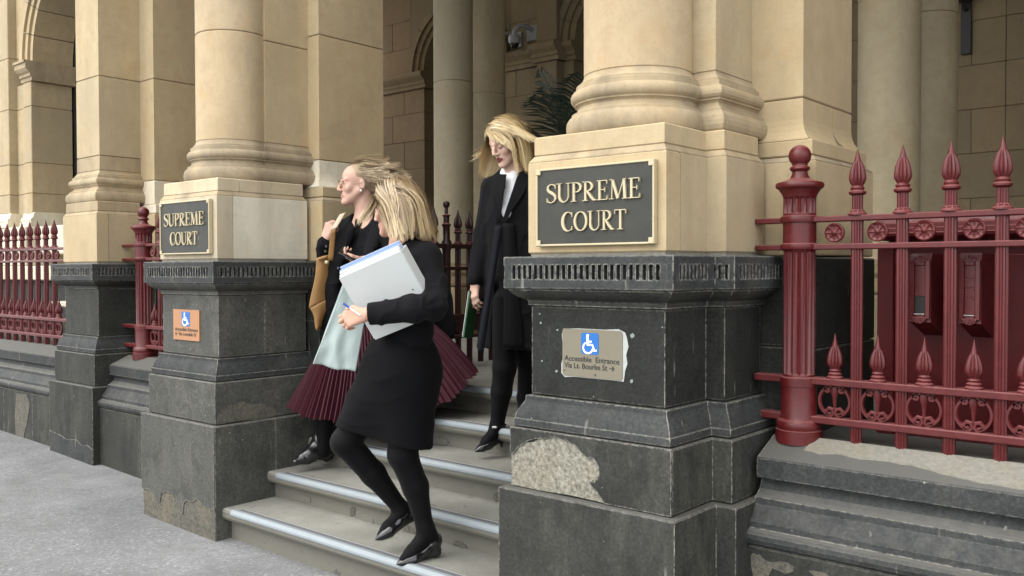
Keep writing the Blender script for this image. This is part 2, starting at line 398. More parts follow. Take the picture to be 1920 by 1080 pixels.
def column_base(parent, cx, cy, r=.208, mat='sand_dirty'):
    return MB().lathe([(r+o, z) for o, z in ATTIC], cx, cy, 64).ob('column_base', M[mat], parent)
def drum(parent, cx, cy, z0, z1, r=.208, mat='sand_warm', name='column_drum'):
    return MB().lathe([(r-.004, z0), (r, z0+.005), (r, z1-.005), (r-.004, z1)], cx, cy, 64).ob(name, M[mat], parent)
PATCH_R = [(-2.2605, -.713), (-2.245, -.708), (-2.214, -.676), (-2.18, -.655), (-2.122, -.636), (-2.08, -.63), (-2.042, -.622), (-1.984, -.628), (-1.936, -.648), (-1.912, -.664), (-1.888, -.679), (-1.869, -.677), (-1.846, -.703), (-1.842, -.725), (-1.85, -.751), (-1.869, -.76), (-1.885, -.76), (-1.877, -.778), (-1.85, -.796), (-1.823, -.8315)]
PATCH_L = [(-4.3125, -1.28), (-4.36, -1.276), (-4.427, -1.273), (-4.455, -1.262), (-4.487, -1.245), (-4.51, -1.262), (-4.528, -1.271), (-4.6, -1.274), (-4.62, -1.29), (-4.64, -1.36), (-4.68, -1.33), (-4.705, -1.264), (-4.765, -1.258), (-4.825, -1.261), (-4.87, -1.28), (-4.89, -1.335), (-4.93, -1.325), (-4.96, -1.29), (-5.02, -1.276), (-5.0915, -1.283)]
def facing(t, blocks, mirror):
    """the worn front block is set back 9 mm and carries a facing slab from which a piece has broken away"""
    y0 = 2.6 if mirror else 2.631
    for o in blocks:
        for v in o.data.vertices:
            if v.co.y < y0+.0095: v.co.y += .009
    rg = random.Random(9); out = []
    src = PATCH_L if mirror else PATCH_R
    for a, b in zip(src, src[1:]):
        for k in range(3):
            f = k/3; j = .006 if k else 0; out.append((a[0]+(b[0]-a[0])*f+j*(rg.random()-.5), a[1]+(b[1]-a[1])*f+j*(rg.random()-.5)))
    out.append(src[-1])
    P = ([(-5.0915, -.8365), (-4.3125, -.8365)]+out) if mirror else ([(-1.5495, -.6065), (-2.2605, -.6065)]+out+[(-1.5495, -.8315)])
    if mirror: P = P[::-1]
    n = len(P); V = [(x, y0+.0002, z) for x, z in P]+[(x, y0+.0085, z) for x, z in P]
    from mathutils.geometry import tessellate_polygon
    bm = bmesh.new(); vs = [bm.verts.new(v) for v in V]
    for a, b, c in tessellate_polygon([[Vector((x, z, 0)) for x, z in P]]): bm.faces.new((vs[a], vs[b], vs[c])); bm.faces.new((vs[n+c], vs[n+b], vs[n+a]))
    for i in range(n): bm.faces.new((vs[i], vs[(i+1) % n], vs[n+(i+1) % n], vs[n+i]))
    bmesh.ops.recalc_face_normals(bm, faces=bm.faces); me = bpy.data.meshes.new('mesh'); bm.to_mesh(me); bm.free()
    link('facing_slab', me, M['blue_pale' if mirror else 'blue'], t)
def entrance_pier(mirror, label):
    X = (lambda x: -6.604-x) if mirror else (lambda x: x)
    fix = lambda pl: [(X(x), y) for x, y in (pl[::-1] if mirror else pl)]
    cx = X(-1.905)
    t = thing('entrance_pier', label, 'pier', (cx, 2.987, -1.45), group='column piers either side of the steps')
    par = bpy.data.objects.new('tmp', None)
    plan = fix([(-2.292, 2.6), (-1.518, 2.6), (-1.518, 2.886), (-1.441, 2.886), (-1.441, 3.36), (-2.292, 3.36)])
    # visible cap edges: front, street-side return, jog, fence side, entrance side
    n = 6; edges = [0, 1, 2, 3, 5] if not mirror else [0, 1, 2, 3, 4]
    if mirror:
        lo_, up_ = pier(t, plan, [1, 2, 3, 4, 5, 0][:0] or list(range(6)), 4, b1cuts=(2.989,), shcuts=(2.987,), pedcuts=(2.781,), plcuts=(2.833,), mats=('blue_pale', 'blue_light', 'blue_pale'), pedm=('sand_cream', 'sand_pale'), plm=('sand_cream', 'sand_cream'))
    else:
        lo_, up_ = pier(t, plan, list(range(6)), 4, pedcuts=(2.777,), pedm='sand', plm='sand', mats=('blue', 'blue_light', 'blue_dark_shaded'))  # die block coloured darker for the shade of its cap
    facing(t, lo_ if mirror else up_, mirror)
    column_base(t, cx, 2.98)
    drum(t, cx, 2.98, .7385, 1.352); drum(t, cx, 2.98, 1.355, 2.6); drum(t, cx, 2.98, 2.603, 3.9)
    # engaged respond behind the column
    rp = fix([(-2.114, 3.06), (-1.615, 3.06), (-1.615, 3.40), (-2.114, 3.40)])
    MB().sweep(rp, [(-o, z) for o, z in ATTIC]).ob('respond_base', M['sand_dirty'], t)
    for z0, z1 in ((.7385, 1.325), (1.328, 2.5), (2.503, 3.9)):
        block(rp, z0, z1).ob('respond_block', M['sand'], t)
    # deep pier behind with the reveal
    ap = fix([(-2.319, 3.305), (-1.332, 3.305), (-1.332, 3.925), (-2.319, 3.925)])
    ab = fix([(-2.302, 3.29), (-1.325, 3.29), (-1.325, 3.93), (-2.302, 3.93)])
    block(ab, GR, -.30).ob('rear_base_block', M['blue_dark_shaded'], t); block(ab, -.297, .044).ob('rear_base_block', M['blue_dark_shaded'], t)
    chunks(ap, .05, .408, 'rear_pedestal_block', M['sand'], t)
    MB().sweep(ap, [(.002, .407), (.002, .411), (.020, .428)]).ob('rear_pedestal_wash', M['sand_dirty'], t)
    chunks(inset(ap, .022), .431, .492, 'rear_plinth_block', M['sand'], t, (3.62,))
    asf = fix([(-2.219, 3.362), (-1.405, 3.362), (-1.405, 3.868), (-2.219, 3.868)])
    fl = [(-.033, .493), (-.031, .50), (-.021, .512), (-.010, .53), (-.003, .552), (0, .575)]
    for y0, y1 in (((3.3, 3.66), (3.663, 3.95)) if not mirror else ((3.3, 3.50), (3.503, 3.95))):
        a = [p for p in asf]; lo = clip(clip(a, 1, y0, False), 1, y1, True)
        mb = MB(); mb.sweep(asf, fl+[(0, .652), (.004, .656)]) if y0 < 3.4 and y1 > 4 else mb.sweep(lo, [(d if (d == 0 or True) else 0, z) for d, z in fl]+[(0, .652), (.004, .656)])
        mb.ob('rear_shaft_block', M['sand_pale' if mirror else 'sand'], t)
    for z0, z1 in ((.659, 1.402), (1.405, 2.2), (2.203, 3.9)): block(asf, z0, z1).ob('rear_shaft_block', M['sand'], t)
    return t
def settle(t):
    """children were built in world space: keep them there under their thing"""
    inv = Matrix.Translation(t.location).inverted() if t.rotation_euler.z == 0 else t.matrix_basis.inverted()
    for c in t.children: c.matrix_parent_inverse = inv
pR = entrance_pier(False, 'nearer stone pier with round column, right of the steps, with the tan accessible sign'); settle(pR)
pL = entrance_pier(True, 'farther stone pier with round column, left of the steps, with the copper accessible sign'); settle(pL)

# square pilaster pier further left
t = pS = thing('square_pier', 'stone pier carrying a square pilaster, far left behind the red post', 'pier', (-6.80, 3.29, -1.42))
plan = [(-7.16, 2.93), (-6.44, 2.93), (-6.44, 3.45), (-7.16, 3.45)]
pier(t, plan, [0, 1, 3], 3, pedcuts=(3.10,), pedm='sand', plm='sand_dirty')
sp = [(-7.0, 3.09), (-6.63, 3.09), (-6.63, 3.44), (-7.0, 3.44)]
MB().sweep(sp, [(-o*.92, z) for o, z in ATTIC]).ob('pilaster_base', M['sand_dirty'], t)
block(sp, .7385, .845).ob('pilaster_block', M['sand_dirty'], t)
for z0, z1 in ((.848, 1.43), (1.433, 2.4), (2.403, 3.9)): block(sp, z0, z1).ob('pilaster_block', M['sand'], t)
ar = [(-7.3, 3.405), (-6.425, 3.405), (-6.425, 3.93), (-7.3, 3.93)]
arb = [(-7.34, 3.37), (-6.36, 3.37), (-6.36, 3.97), (-7.34, 3.97)]
block(arb, GR, .044).ob('rear_base_block', M['blue_dark_shaded'], t); block(arb, .05, .42).ob('rear_pedestal_block', M['sand'], t); block(inset(arb, .02), .425, .49).ob('rear_plinth_block', M['sand_pale'], t)
for z0, z1 in ((.493, .672), (.675, 1.43), (1.433, 2.4), (2.403, 3.9)): block(ar, z0, z1).ob('rear_shaft_block', M['sand_pale' if z0 < .5 else 'sand'], t)
settle(t)

# irregular patches of lost stone face, a few millimetres proud of the joints they expose
def patch(name, pts, frame, mat, parent, th=.006, label=None, rough=.010, sub=3):
    """pts in the face's own 2D; frame(u, v, out) -> world"""
    P = []
    for i in range(len(pts)):
        a, b = pts[i], pts[(i+1) % len(pts)]
        for k in range(sub):
            f = k/sub; j = rough*(random.random()-.5) if 0 < k else 0
            P.append((a[0]+(b[0]-a[0])*f+j, a[1]+(b[1]-a[1])*f+j*random.choice((-1, 1))))
    n = len(P); V = [frame(u, v, th) for u, v in P]+[frame(u, v, -.004) for u, v in P]
    me = mesh(V, [tuple(range(n))]+[(i, n+i, n+(i+1) % n, (i+1) % n) for i in range(n)])
    bm = bmesh.new(); bm.from_mesh(me); bmesh.ops.recalc_face_normals(bm, faces=bm.faces); bm.to_mesh(me); bm.free()
    o = link(name, me, mat, parent)
    if parent: o.matrix_parent_inverse = Matrix.Translation(parent.location).inverted()
    if label: o['label'] = label
    return o
patch('render_patch', [(-2.2595, -.831), (-2.2595, -.713), (-2.245, -.708), (-2.214, -.676), (-2.122, -.636), (-2.042, -.622), (-1.984, -.628), (-1.936, -.648), (-1.912, -.664), (-1.888, -.679), (-1.869, -.677), (-1.846, -.703), (-1.842, -.725), (-1.85, -.751), (-1.869, -.76), (-1.885, -.76), (-1.877, -.778), (-1.85, -.796), (-1.823, -.831)],
      lambda u, v, o: (u, 2.6395-o, v), M['render_patch'], pR, .002, 'pale domed patch of bare render on the lower block')
patch('broken_patch', [(2.64, -.831), (2.645, -.785), (2.67, -.755), (2.73, -.735), (2.794, -.722), (2.843, -.742), (2.92, -.747), (2.984, -.779), (3.011, -.805), (3.004, -.831)],
      lambda u, v, o: (-4.343+o, u, v), M['spall'], pL, .003, 'domed patch of broken bluestone on the step side')
patch('broken_patch', [(-5.085, -1.6), (-5.085, -1.283), (-5.02, -1.276), (-4.96, -1.29), (-4.93, -1.325), (-4.89, -1.335), (-4.87, -1.28), (-4.825, -1.261), (-4.705, -1.264), (-4.68, -1.33), (-4.64, -1.36), (-4.62, -1.29), (-4.6, -1.274), (-4.528, -1.271), (-4.487, -1.245), (-4.427, -1.273), (-4.316, -1.276), (-4.316, -1.6)],
      lambda u, v, o: (u, 2.6085-o, v), M['spall'], pL, .002, 'jagged band of broken bluestone at the foot')
patch('broken_patch', [(-7.155, -1.6), (-7.155, -1.22), (-6.98, -1.235), (-6.84, -1.255), (-6.72, -1.235), (-6.60, -1.27), (-6.53, -1.255), (-6.445, -1.28), (-6.445, -1.6)],
      lambda u, v, o: (u, 2.93-o, v), M['blue_light'], pS, .004)

# ------------------------------------------------------------------ low walls under the fences
DADO = [(2.985, -1.62), (2.985, -.992), (2.99, -.986)]
PLIN = [(2.986, -.984), (2.972, -.972), (2.966, -.956), (2.968, -.94), (2.978, -.93), (2.996, -.924), (2.998, -.902), (3.040, -.848), (3.042, -.824), (3.062, -.816), (3.082, -.80), (3.094, -.776), (3.097, -.757)]
COPE = [(3.061, -.757), (3.058, -.754), (3.058, -.688), (3.063, -.682), (3.20, -.622), (3.52, -.615), (3.52, -.757)]
def low_wall(label, x0, x1, cuts, ccuts, mould='blue_light'):
    t = thing('fence_wall', label, 'wall', ((x0+x1)/2, 3.25, -1.45))
    xs = sorted([x0]+list(cuts)+[x1])
    for a, b in zip(xs, xs[1:]): MB().prism([(y, z) for y, z in DADO]+[(3.5, -.986), (3.5, -1.62)], a+.0015, b-.0015).ob('dado_block', M['blue'], t)
    xs = sorted([x0]+list(ccuts)+[x1])
    for a, b in zip(xs, xs[1:]):
        MB().prism(PLIN+[(3.5, -.757), (3.5, -.984)], a+.0015, b-.0015).ob('wall_moulding', M[mould], t)
        MB().prism([(y, z+.0005) for y, z in COPE], a+.0015, b-.0015).ob('coping_stone', M['blue_light'], t)
    settle(t); return t
wR = low_wall('low bluestone wall carrying the red fence at the right edge', -1.447, 1.2, (-.55, .3), (.02,))
wM = low_wall('short low bluestone wall between the square pier and the column pier', -6.442, -5.160, (), ())
wL = low_wall('low bluestone wall carrying the red fence at the far left', -14.0, -7.158, (-7.62, -8.2, -9.0, -10.2), (-8.05, -9.4), 'blue_light')
patch('mortar_patch', [(-1.30, 3.13), (-1.24, 3.12), (-1.17, 3.135), (-1.1, 3.122), (-1.0, 3.13), (-.9, 3.118), (-.8, 3.10), (-.72, 3.085), (-.6, 3.08), (-.3, 3.09), (1.1, 3.09), (1.1, 3.21), (-1.3, 3.21)],
      lambda u, v, o: (u, v, -.682+(v-3.063)*.438+o), M['mortar'], wR, .003)
patch('broken_patch', [(-7.93, -1.6), (-7.96, -1.2), (-7.92, -1.01), (-7.72, -1.0), (-7.66, -1.08), (-7.7, -1.2), (-7.78, -1.35), (-7.8, -1.6)], lambda u, v, o: (u, 2.985-o, v), M['spall'], wL, .004)
for pts in ([(-1.43, -1.02), (-1.40, -1.01), (-1.36, -1.03), (-1.31, -1.02), (-1.27, -1.03), (-1.30, -1.06), (-1.35, -1.05), (-1.37, -1.09), (-1.41, -1.12), (-1.425, -1.08)],
            [(-1.22, -1.03), (-1.16, -1.025), (-1.13, -1.05), (-1.18, -1.06)], [(-1.1, -1.04), (-1.05, -1.035), (-1.03, -1.06), (-1.08, -1.07)]):
    patch('flaked_render', pts, lambda u, v, o: (u, 2.985-o, v), M['spall'], wR, .004)

# ------------------------------------------------------------------ steps
st = thing('entrance_steps', 'worn bluestone steps with pale metal nosings between the two piers', 'steps', (-3.3, 3.2, -1.45))
for k in range(5):
    zt, yn = -1.278+.15*k, 2.648+.283*k
    y1 = yn+.36 if k < 4 else yn+.30
    x0, x1 = -4.3105, -2.2935
    nose = [(yn+.005, zt-.052), (yn+.012, zt-.060), (yn+.05, zt-.060), (yn+.05, zt-.075), (y1, zt-.075), (y1, zt), (yn+.016, zt), (yn+.005, zt-.005), (yn, zt-.016), (yn, zt-.042)]
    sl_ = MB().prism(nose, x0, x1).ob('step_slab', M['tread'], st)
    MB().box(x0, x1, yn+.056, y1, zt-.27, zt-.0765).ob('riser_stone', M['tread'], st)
    # metal nosing bar with rounded front, grip strip and its bright edge
    a, b = x0+.085, x1-.004
    bar = [(yn-.006, zt-.010), (yn-.006, zt-.020), (yn-.001, zt-.027), (yn+.004, zt-.027), (yn+.004, zt+.001), (yn+.024, zt+.001), (yn+.024, zt+.005), (yn+.006, zt+.005), (yn-.001, zt-.001)]
    MB().prism(bar, a, b).ob('nosing_bar', M['nosing'], sl_); MB().box(a+.03, b, yn+.0255, yn+.054, zt+.0004, zt+.0035).ob('grip_strip', M['nosing_grey'], sl_)
    MB().box(a+.04, b, yn+.0545, yn+.0575, zt+.0004, zt+.005).ob('grip_edge', M['nosing_edge'], sl_)
    # irregular patches of rubble and mortar on the riser
    if k >= 1:
        for i in range(7):
            xx = -4.2+1.8*random.random(); w_, h_ = .05+.10*random.random(), .02+.02*random.random(); zc = zt-.115-.03*random.random()
            n = 9; pts = [(xx+w_*.5*math.cos(6.283*q/n)*(.7+.5*random.random()), zc+h_*.9*math.sin(6.283*q/n)*(.7+.5*random.random())) for q in range(n)]
            patch('riser_patch', [(u, max(v, zt-.149)) for u, v in pts], lambda u, v, o, yn=yn: (u, yn+.056-o, v), M['spall'] if i % 2 else M['tread'], None, .002+.0008*i, sub=2, rough=.004).parent = sl_
settle(st)
for i, (x, y, z, lb) in enumerate(((-3.98, 2.80, -1.278, 'small dry leaf on the lowest tread, close to the left pier'), (-3.86, 2.84, -1.278, 'small dry leaf on the lowest tread, tucked against the riser'), (-2.45, 2.72, -1.278, 'small dry leaf on the lowest tread, beside the right pier'))):
    n = 7; a0 = random.random()*6; pts = [(x+.009*math.cos(a0)*math.cos(q*6.283/n)-.004*math.sin(a0)*math.sin(q*6.283/n), y+.009*math.sin(a0)*math.cos(q*6.283/n)+.004*math.cos(a0)*math.sin(q*6.283/n), z+.002+.002*(q % 2)) for q in range(n)]
    tag(link('dry_leaf', mesh(pts, [tuple(range(n))]), M['litter']), lb, 'leaf', 'dry leaves on the steps')

# ------------------------------------------------------------------ portico floor, unseen roof and lintel set to darken the inside
MB().box(-7.4, 3, 3.862, 9.6, -.9, -.679).ob('portico_floor', M['tread'], kind='structure')
MB().box(-14, -7.41, 3.55, 9.6, -1.3, -1.0).ob('lower_yard', M['blue_light'], kind='structure')
MB().box(-1.0, 6, 3.55, 3.86, -1.3, -.9).ob('area_floor', M['blue_dark_shaded'], kind='structure')
MB().box(-11.6, 6, 3.2, 10, 4.6, 4.8).ob('unseen_ceiling', M['ceiling'], kind='structure')  # put over the portico out of view to darken its interior
MB().box(-8.3, 6, 2.75, 3.95, 3.905, 4.595).ob('unseen_lintel', M['sand'], kind='structure')

# ------------------------------------------------------------------ portico columns
def portico_column(x, y, zj, label):
    t = thing('portico_column', label, 'column', (x, y, -.679), group='plain columns inside the portico')
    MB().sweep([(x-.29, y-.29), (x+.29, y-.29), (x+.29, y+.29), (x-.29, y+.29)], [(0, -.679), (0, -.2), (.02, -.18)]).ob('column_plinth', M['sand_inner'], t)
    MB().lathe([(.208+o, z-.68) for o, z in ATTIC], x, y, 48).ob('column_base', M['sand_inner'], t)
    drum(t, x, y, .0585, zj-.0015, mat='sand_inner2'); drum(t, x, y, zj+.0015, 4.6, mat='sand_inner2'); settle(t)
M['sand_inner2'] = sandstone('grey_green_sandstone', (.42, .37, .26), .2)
portico_column(-6.68, 6.87, 1.96, 'front plain column beyond the blonde woman, left of the pair')
portico_column(-6.88, 7.62, 1.97, 'rear plain column of the pair behind the blonde woman')
portico_column(-2.14, 6.62, 1.89, 'wide plain column beyond the right pier, nearest the red spearheads')
portico_column(-2.08, 7.32, 1.91, 'narrow strip of plain column behind the wide one at right')

# ------------------------------------------------------------------ rear wall of the portico, block by block
bw = thing('portico_wall', 'shaded sandstone rear wall of the portico with arches and mouldings', 'wall', (-5, 9.0, -.679))
WY = 9.0; IZ0, IZ1 = 2.59, 2.815
def wall_blocks(x0, x1, zs, cut_even, cut_odd, mat='sand_inner', y=WY, dep=.3, parent=bw):
    for k, (a, b) in enumerate(zip(zs, zs[1:])):
        xs = sorted([x0, x1]+[c for c in (cut_even if k % 2 else cut_odd) if x0+.05 < c < x1-.05])
        for p, q in zip(xs, xs[1:]):
            MB().bbox(p+.0015, q-.0015, y+random.uniform(0, .004), y+dep, a+.0015, b-.0015, .005).ob('stone_block', M[mat], parent)
zs = [-.679, -.25, .22, .64, 1.05, 1.45, 1.85, 2.25, 2.585]
zs2 = [2.82, 3.2, 3.6, 4.0, 4.4]
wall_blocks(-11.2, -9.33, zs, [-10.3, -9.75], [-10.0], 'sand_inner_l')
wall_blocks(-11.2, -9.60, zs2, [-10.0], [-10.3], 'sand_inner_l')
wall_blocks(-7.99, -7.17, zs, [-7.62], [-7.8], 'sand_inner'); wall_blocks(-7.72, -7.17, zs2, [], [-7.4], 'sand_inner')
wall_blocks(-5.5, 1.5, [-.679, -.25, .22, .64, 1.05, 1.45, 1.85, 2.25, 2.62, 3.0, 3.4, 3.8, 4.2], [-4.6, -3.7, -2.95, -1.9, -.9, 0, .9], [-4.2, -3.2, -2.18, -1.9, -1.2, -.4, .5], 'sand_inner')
for x0, x1, y in ((-11.2, -9.33, WY), (-7.99, -7.17, WY), (-7.17, -6.85, WY-.13), (-6.85, -6.70, WY+.02)):
    pr_ = [(y-.03, IZ0), (y-.03, IZ0+.05), (y-.05, IZ0+.06), (y-.05, IZ0+.10), (y-.075, IZ0+.12), (y-.11, IZ0+.15), (y-.12, IZ0+.17), (y-.12, IZ1-.02), (y-.10, IZ1), (y+.3, IZ1), (y+.3, IZ0)]
    MB().prism(pr_, x0-.05 if x0 > -9 else x0, x1+.05).ob('impost_moulding', M['sand_inner'], bw)
for z0, z1 in ((-.679, .5), (.503, 1.5), (1.503, 2.587), (2.818, 3.6), (3.603, 4.6)): MB().bbox(-7.168, -6.852, WY-.13, WY+.3, z0, z1, .008).ob('pilaster_block', M['sand_inner'], bw)
MB().box(-5.62, -5.5, WY-.02, WY+.3, -.679, 4.6).ob('jamb_block', M['sand_inner'], bw); MB().box(-6.851, -6.70, WY+.02, WY+.3, -.679, 2.588).ob('jamb_block', M['sand_inner'], bw)
def arch(cx, r0, r1, y, z0, dep, parent, mat, seg=9, a0=0, a1=180, name='arch_stone'):
    for k in range(seg):
        A = [R_(a0+(a1-a0)*(k+f)/seg+(.25 if f == 0 else -.25 if f == 1 else 0)) for f in (0, .33, .67, 1)]
        steps = ((r0, r0+(r1-r0)*.3, 0), (r0+(r1-r0)*.32, r0+(r1-r0)*.62, -.03), (r0+(r1-r0)*.64, r1, -.06)); mb = MB()
        for ra, rb, off in steps:
            V = [(cx+r*math.cos(a), yy, z0+r*math.sin(a)) for a in A for r, yy in ((ra, y+off), (rb, y+off), (rb, y+dep), (ra, y+dep))]
            Fc = []
            for i in range(3):
                for j in range(4): Fc.append((4*i+j, 4*i+(j+1) % 4, 4*(i+1)+(j+1) % 4, 4*(i+1)+j))
            Fc += [(3, 2, 1, 0), (12, 13, 14, 15)]; mb.add(V, Fc)
        mb.ob(name, mat, parent)
def spandrel(cx, r, y, z0, zt, x0, x1, dep, parent, mat):
    mb = MB(); n = 44
    for i in range(n):
        a, b = x0+(x1-x0)*i/n, x0+(x1-x0)*(i+1)/n
        za, zb = [z0+math.sqrt(max(0, r*r-(x-cx)**2)) if abs(x-cx) < r else z0 for x in (a, b)]
        V = [(a, y, za), (b, y, zb), (b, y, zt), (a, y, zt), (a, y+dep, za), (b, y+dep, zb), (b, y+dep, zt), (a, y+dep, zt)]
        mb.add(V, [(0, 1, 2, 3), (7, 6, 5, 4), (0, 4, 5, 1)])
    mb.ob('spandrel_stone', mat, parent, fix=False)
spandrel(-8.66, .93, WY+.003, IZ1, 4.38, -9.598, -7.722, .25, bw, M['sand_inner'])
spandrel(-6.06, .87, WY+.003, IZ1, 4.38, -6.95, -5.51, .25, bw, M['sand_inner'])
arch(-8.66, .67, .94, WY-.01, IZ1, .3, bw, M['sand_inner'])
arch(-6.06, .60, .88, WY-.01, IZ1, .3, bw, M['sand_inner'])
MB().box(-10.2, -5.5, WY+.31, WY+.4, -.679, 4.6).ob('door_and_void', M['dark_void'], bw)  # timber door behind the left arch, painted darkness beyond the right one
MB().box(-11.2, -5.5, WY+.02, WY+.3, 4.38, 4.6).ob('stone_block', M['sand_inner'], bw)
settle(bw)
MB().box(1.52, 1.9, 3.9, 9.3, -.9, 4.6).ob('added_end_wall', M['sand_inner'], kind='structure')  # out-of-view wall added to keep the portico dark
MB().box(-11.6, -8.46, 5.31, 5.4, 2.2, 4.6).ob('added_side_wall', M['sand_inner'], kind='structure')  # added out of view to hold daylight off the left rear wall
MB().box(-11.6, -11.25, 5.42, 9.4, -1.3, 1.1).ob('added_end_wall', M['sand_pale'], kind='structure')  # added to close the open end, kept low so daylight still enters

# ------------------------------------------------------------------ wing of the building at far left with an arched window
lw = thing('wing_wall', 'sunlit sandstone wing with arched window and pilasters, far left', 'wall', (-14, 4.8, -1.0))
LY = 4.8
for z0, z1 in ((.56, .98), (.983, 1.37), (1.373, 2.085), (2.088, 2.75), (2.753, 3.6), (3.603, 4.6)):
    MB().bbox(-12.994, -12.607, LY-.105, LY+.5, z0 if z0 > .6 else .74, z1, .008).ob('pilaster_block', M['sand'], lw)
    MB().bbox(-14.2, -13.0, LY, LY+.5, z0, z1, .008).ob('stone_block', M['sand'], lw); MB().bbox(-16.5, -14.203, LY, LY+.5, z0, z1, .008).ob('stone_block', M['sand'], lw)
    if z1 < 2.2 or z0 < 2.2: MB().bbox(-12.604, -12.32, LY, LY+.5, z0, min(z1, 2.4), .006).ob('stone_block', M['sand'], lw); MB().bbox(-12.317, -12.078, LY-.035, LY+.48, z0 if z0 > .6 else .72, min(z1, 2.4), .008).ob('jamb_block', M['sand'], lw)
    if z0 > 2.5: MB().bbox(-12.604, -12.34, LY, LY+.5, z0, z1, .006).ob('stone_block', M['sand'], lw)
MB().bbox(-12.9, -12.4, LY+.01, LY+.5, 2.655, 4.6, .008).ob('stone_block', M['sand'], lw)
ip = [(LY-.045, 2.40), (LY-.045, 2.445), (LY-.065, 2.455), (LY-.065, 2.49), (LY-.09, 2.51), (LY-.12, 2.55), (LY-.12, 2.61), (LY-.14, 2.615), (LY-.14, 2.645), (LY+.55, 2.65), (LY+.55, 2.40)]
MB().prism(ip, -12.36, -12.02).ob('impost_moulding', M['sand_dirty'], lw)
MB().prism(ip, -13.9, -13.1).ob('impost_moulding', M['sand_dirty'], lw)
arch(-10.95, 1.128, 1.40, LY-.01, 2.65, .5, lw, M['sand'], 11)
spandrel(-10.95, 1.39, LY+.004, 2.65, 4.06, -12.36, -9.83, .3, lw, M['sand'])
MB().bbox(-9.82, -8.45, LY, LY+.5, .56, 4.6, .008).ob('stone_block', M['sand'], lw)
MB().bbox(-12.3, -9.82, LY+.005, LY+.5, 4.06, 4.6, .008).ob('stone_block', M['sand'], lw)
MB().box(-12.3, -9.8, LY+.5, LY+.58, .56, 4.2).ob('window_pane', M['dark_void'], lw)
bs = [(LY-.17, .555), (LY-.17, .60), (LY-.15, .615), (LY-.16, .64), (LY-.15, .665), (LY-.13, .675), (LY-.12, .72), (LY-.108, .74), (LY+.3, .74), (LY+.3, .555)]
MB().prism(bs, -13.06, -12.54).ob('pilaster_base', M['sand_pale'], lw); MB().prism([(y+.085, z) for y, z in bs], -12.35, -12.03).ob('jamb_base', M['sand_pale'], lw)
MB().bbox(-16.5, -12.9, LY-.14, LY+.5, .06, .552, .012).ob('pedestal_block', M['sand_pale'], lw); MB().bbox(-12.895, -12.0, LY-.16, LY+.5, .06, .552, .012).ob('pedestal_block', M['sand_pale'], lw); MB().bbox(-11.995, -8.45, LY-.02, LY+.5, .20, .552, .012).ob('sill_block', M['sand_pale'], lw)
MB().bbox(-16.5, -8.45, LY-.2, LY+.5, -.12, .055, .012).ob('base_course', M['sand_pale'], lw)
MB().bbox(-16.5, -8.45, LY-.1, LY+.5, -1.1, -.123, .012).ob('base_course', M['blue'], lw)
MB().bbox(-10.9, -8.45, LY-.32, LY+.1, -.42, -.36, .012).ob('window_ledge', M['sand_pale'], lw)
settle(lw)
# ------------------------------------------------------------------ red iron fences
FY = 3.22
def mk_spear():
    P = [(.033, 0), (.033, .004), (.029, .009), (.024, .012), (.026, .016), (.0185, .020), (.0185, .070), (.024, .072), (.0295, .077), (.0295, .083), (.022, .088), (.024, .096), (.018, .104),
         (.024, .112), (.029, .125), (.0285, .140), (.025, .160), (.019, .178), (.0145, .188), (.012, .191), (.0115, .194), (.006, .215), (.0008, .235)]
    return MB().lathe(P, n=40, flute=lambda i, r, z: r*(1-(.26 if z > .1 else .2)*(1-abs(math.sin(math.pi*i/4)))) if (.015 < z < .071 or .108 < z < .189) else r).me()
def mk_small():
    P = [(.0283, 0), (.0283, .006), (.022, .011), (.024, .018), (.017, .024), (.021, .030), (.016, .036), (.024, .046), (.0283, .058), (.0275, .072), (.023, .092), (.017, .106), (.0145, .114), (.012, .117), (.006, .140), (.0008, .163)]
    return MB().lathe(P, n=40, flute=lambda i, r, z: r*(1-.26*(1-abs(math.sin(math.pi*i/4)))) if .04 < z < .115 else r).me()
def mk_bar(z0, z1):
    return MB().lathe([(.019, z0), (.0205, z0+.008), (.0205, z1-.008), (.019, z1)], n=40, flute=lambda i, r, z: r*(1-.24*(1-abs(math.sin(math.pi*i/4))))).me()
def mk_rosette():
    n = 32; mb = MB(); V = []; rings = [(.035, 0), (.035, -.010), (.031, -.013), (.029, -.009), (.022, -.006), (.012, -.007), (.008, -.012), (.0045, -.015), (0.0008, -.016)]
    for k, (r, y) in enumerate(rings):
        for i in range(n):
            a = 6.28318*i/n; rid = -.0035 if (i % 4 == 0 and 3 <= k <= 5) else 0
            V.append((r*math.cos(a), y+rid, r*math.sin(a)))
    Fc = [(k*n+i, (k+1)*n+i, (k+1)*n+(i+1) % n, k*n+(i+1) % n) for k in range(len(rings)-1) for i in range(n)]
    Fc += [tuple(range(n)), tuple(range((len(rings)-1)*n, len(rings)*n))[::-1]]
    return mb.add(V, Fc).me(True)
def mk_ring():
    mb = MB(); r = .055; N = 28
    # open ring curling into spirals at the foot and head, with a tulip stem between
    for sx in (-1, 1):
        pts = []
        for i in range(8): a = R_(200+i*60)*1.0; q = .006+.0018*i; pts.append((sx*(.0185+q*math.cos(a)), 0, -.040+q*math.sin(a)))
        pts = pts[::1]
        for i in range(17): a = R_(-70+i*150/16); pts.append((sx*r*math.cos(a), 0, r*math.sin(a)*1.0))
        for i in range(7): a = R_(70-i*60); q = .013-.0015*i; pts.append((sx*(.024+q*math.cos(a)), 0, .041+q*math.sin(a)))
        mb.tube(pts, .0074, n=6, flat=1.25)
    mb.tube([(0, 0, -.042), (0, 0, -.015), (0, 0, .015), (0, 0, .035), (0, 0, .052)], [.0045, .006, .009, .016, .012], n=8, flat=.7)
    return mb.me()
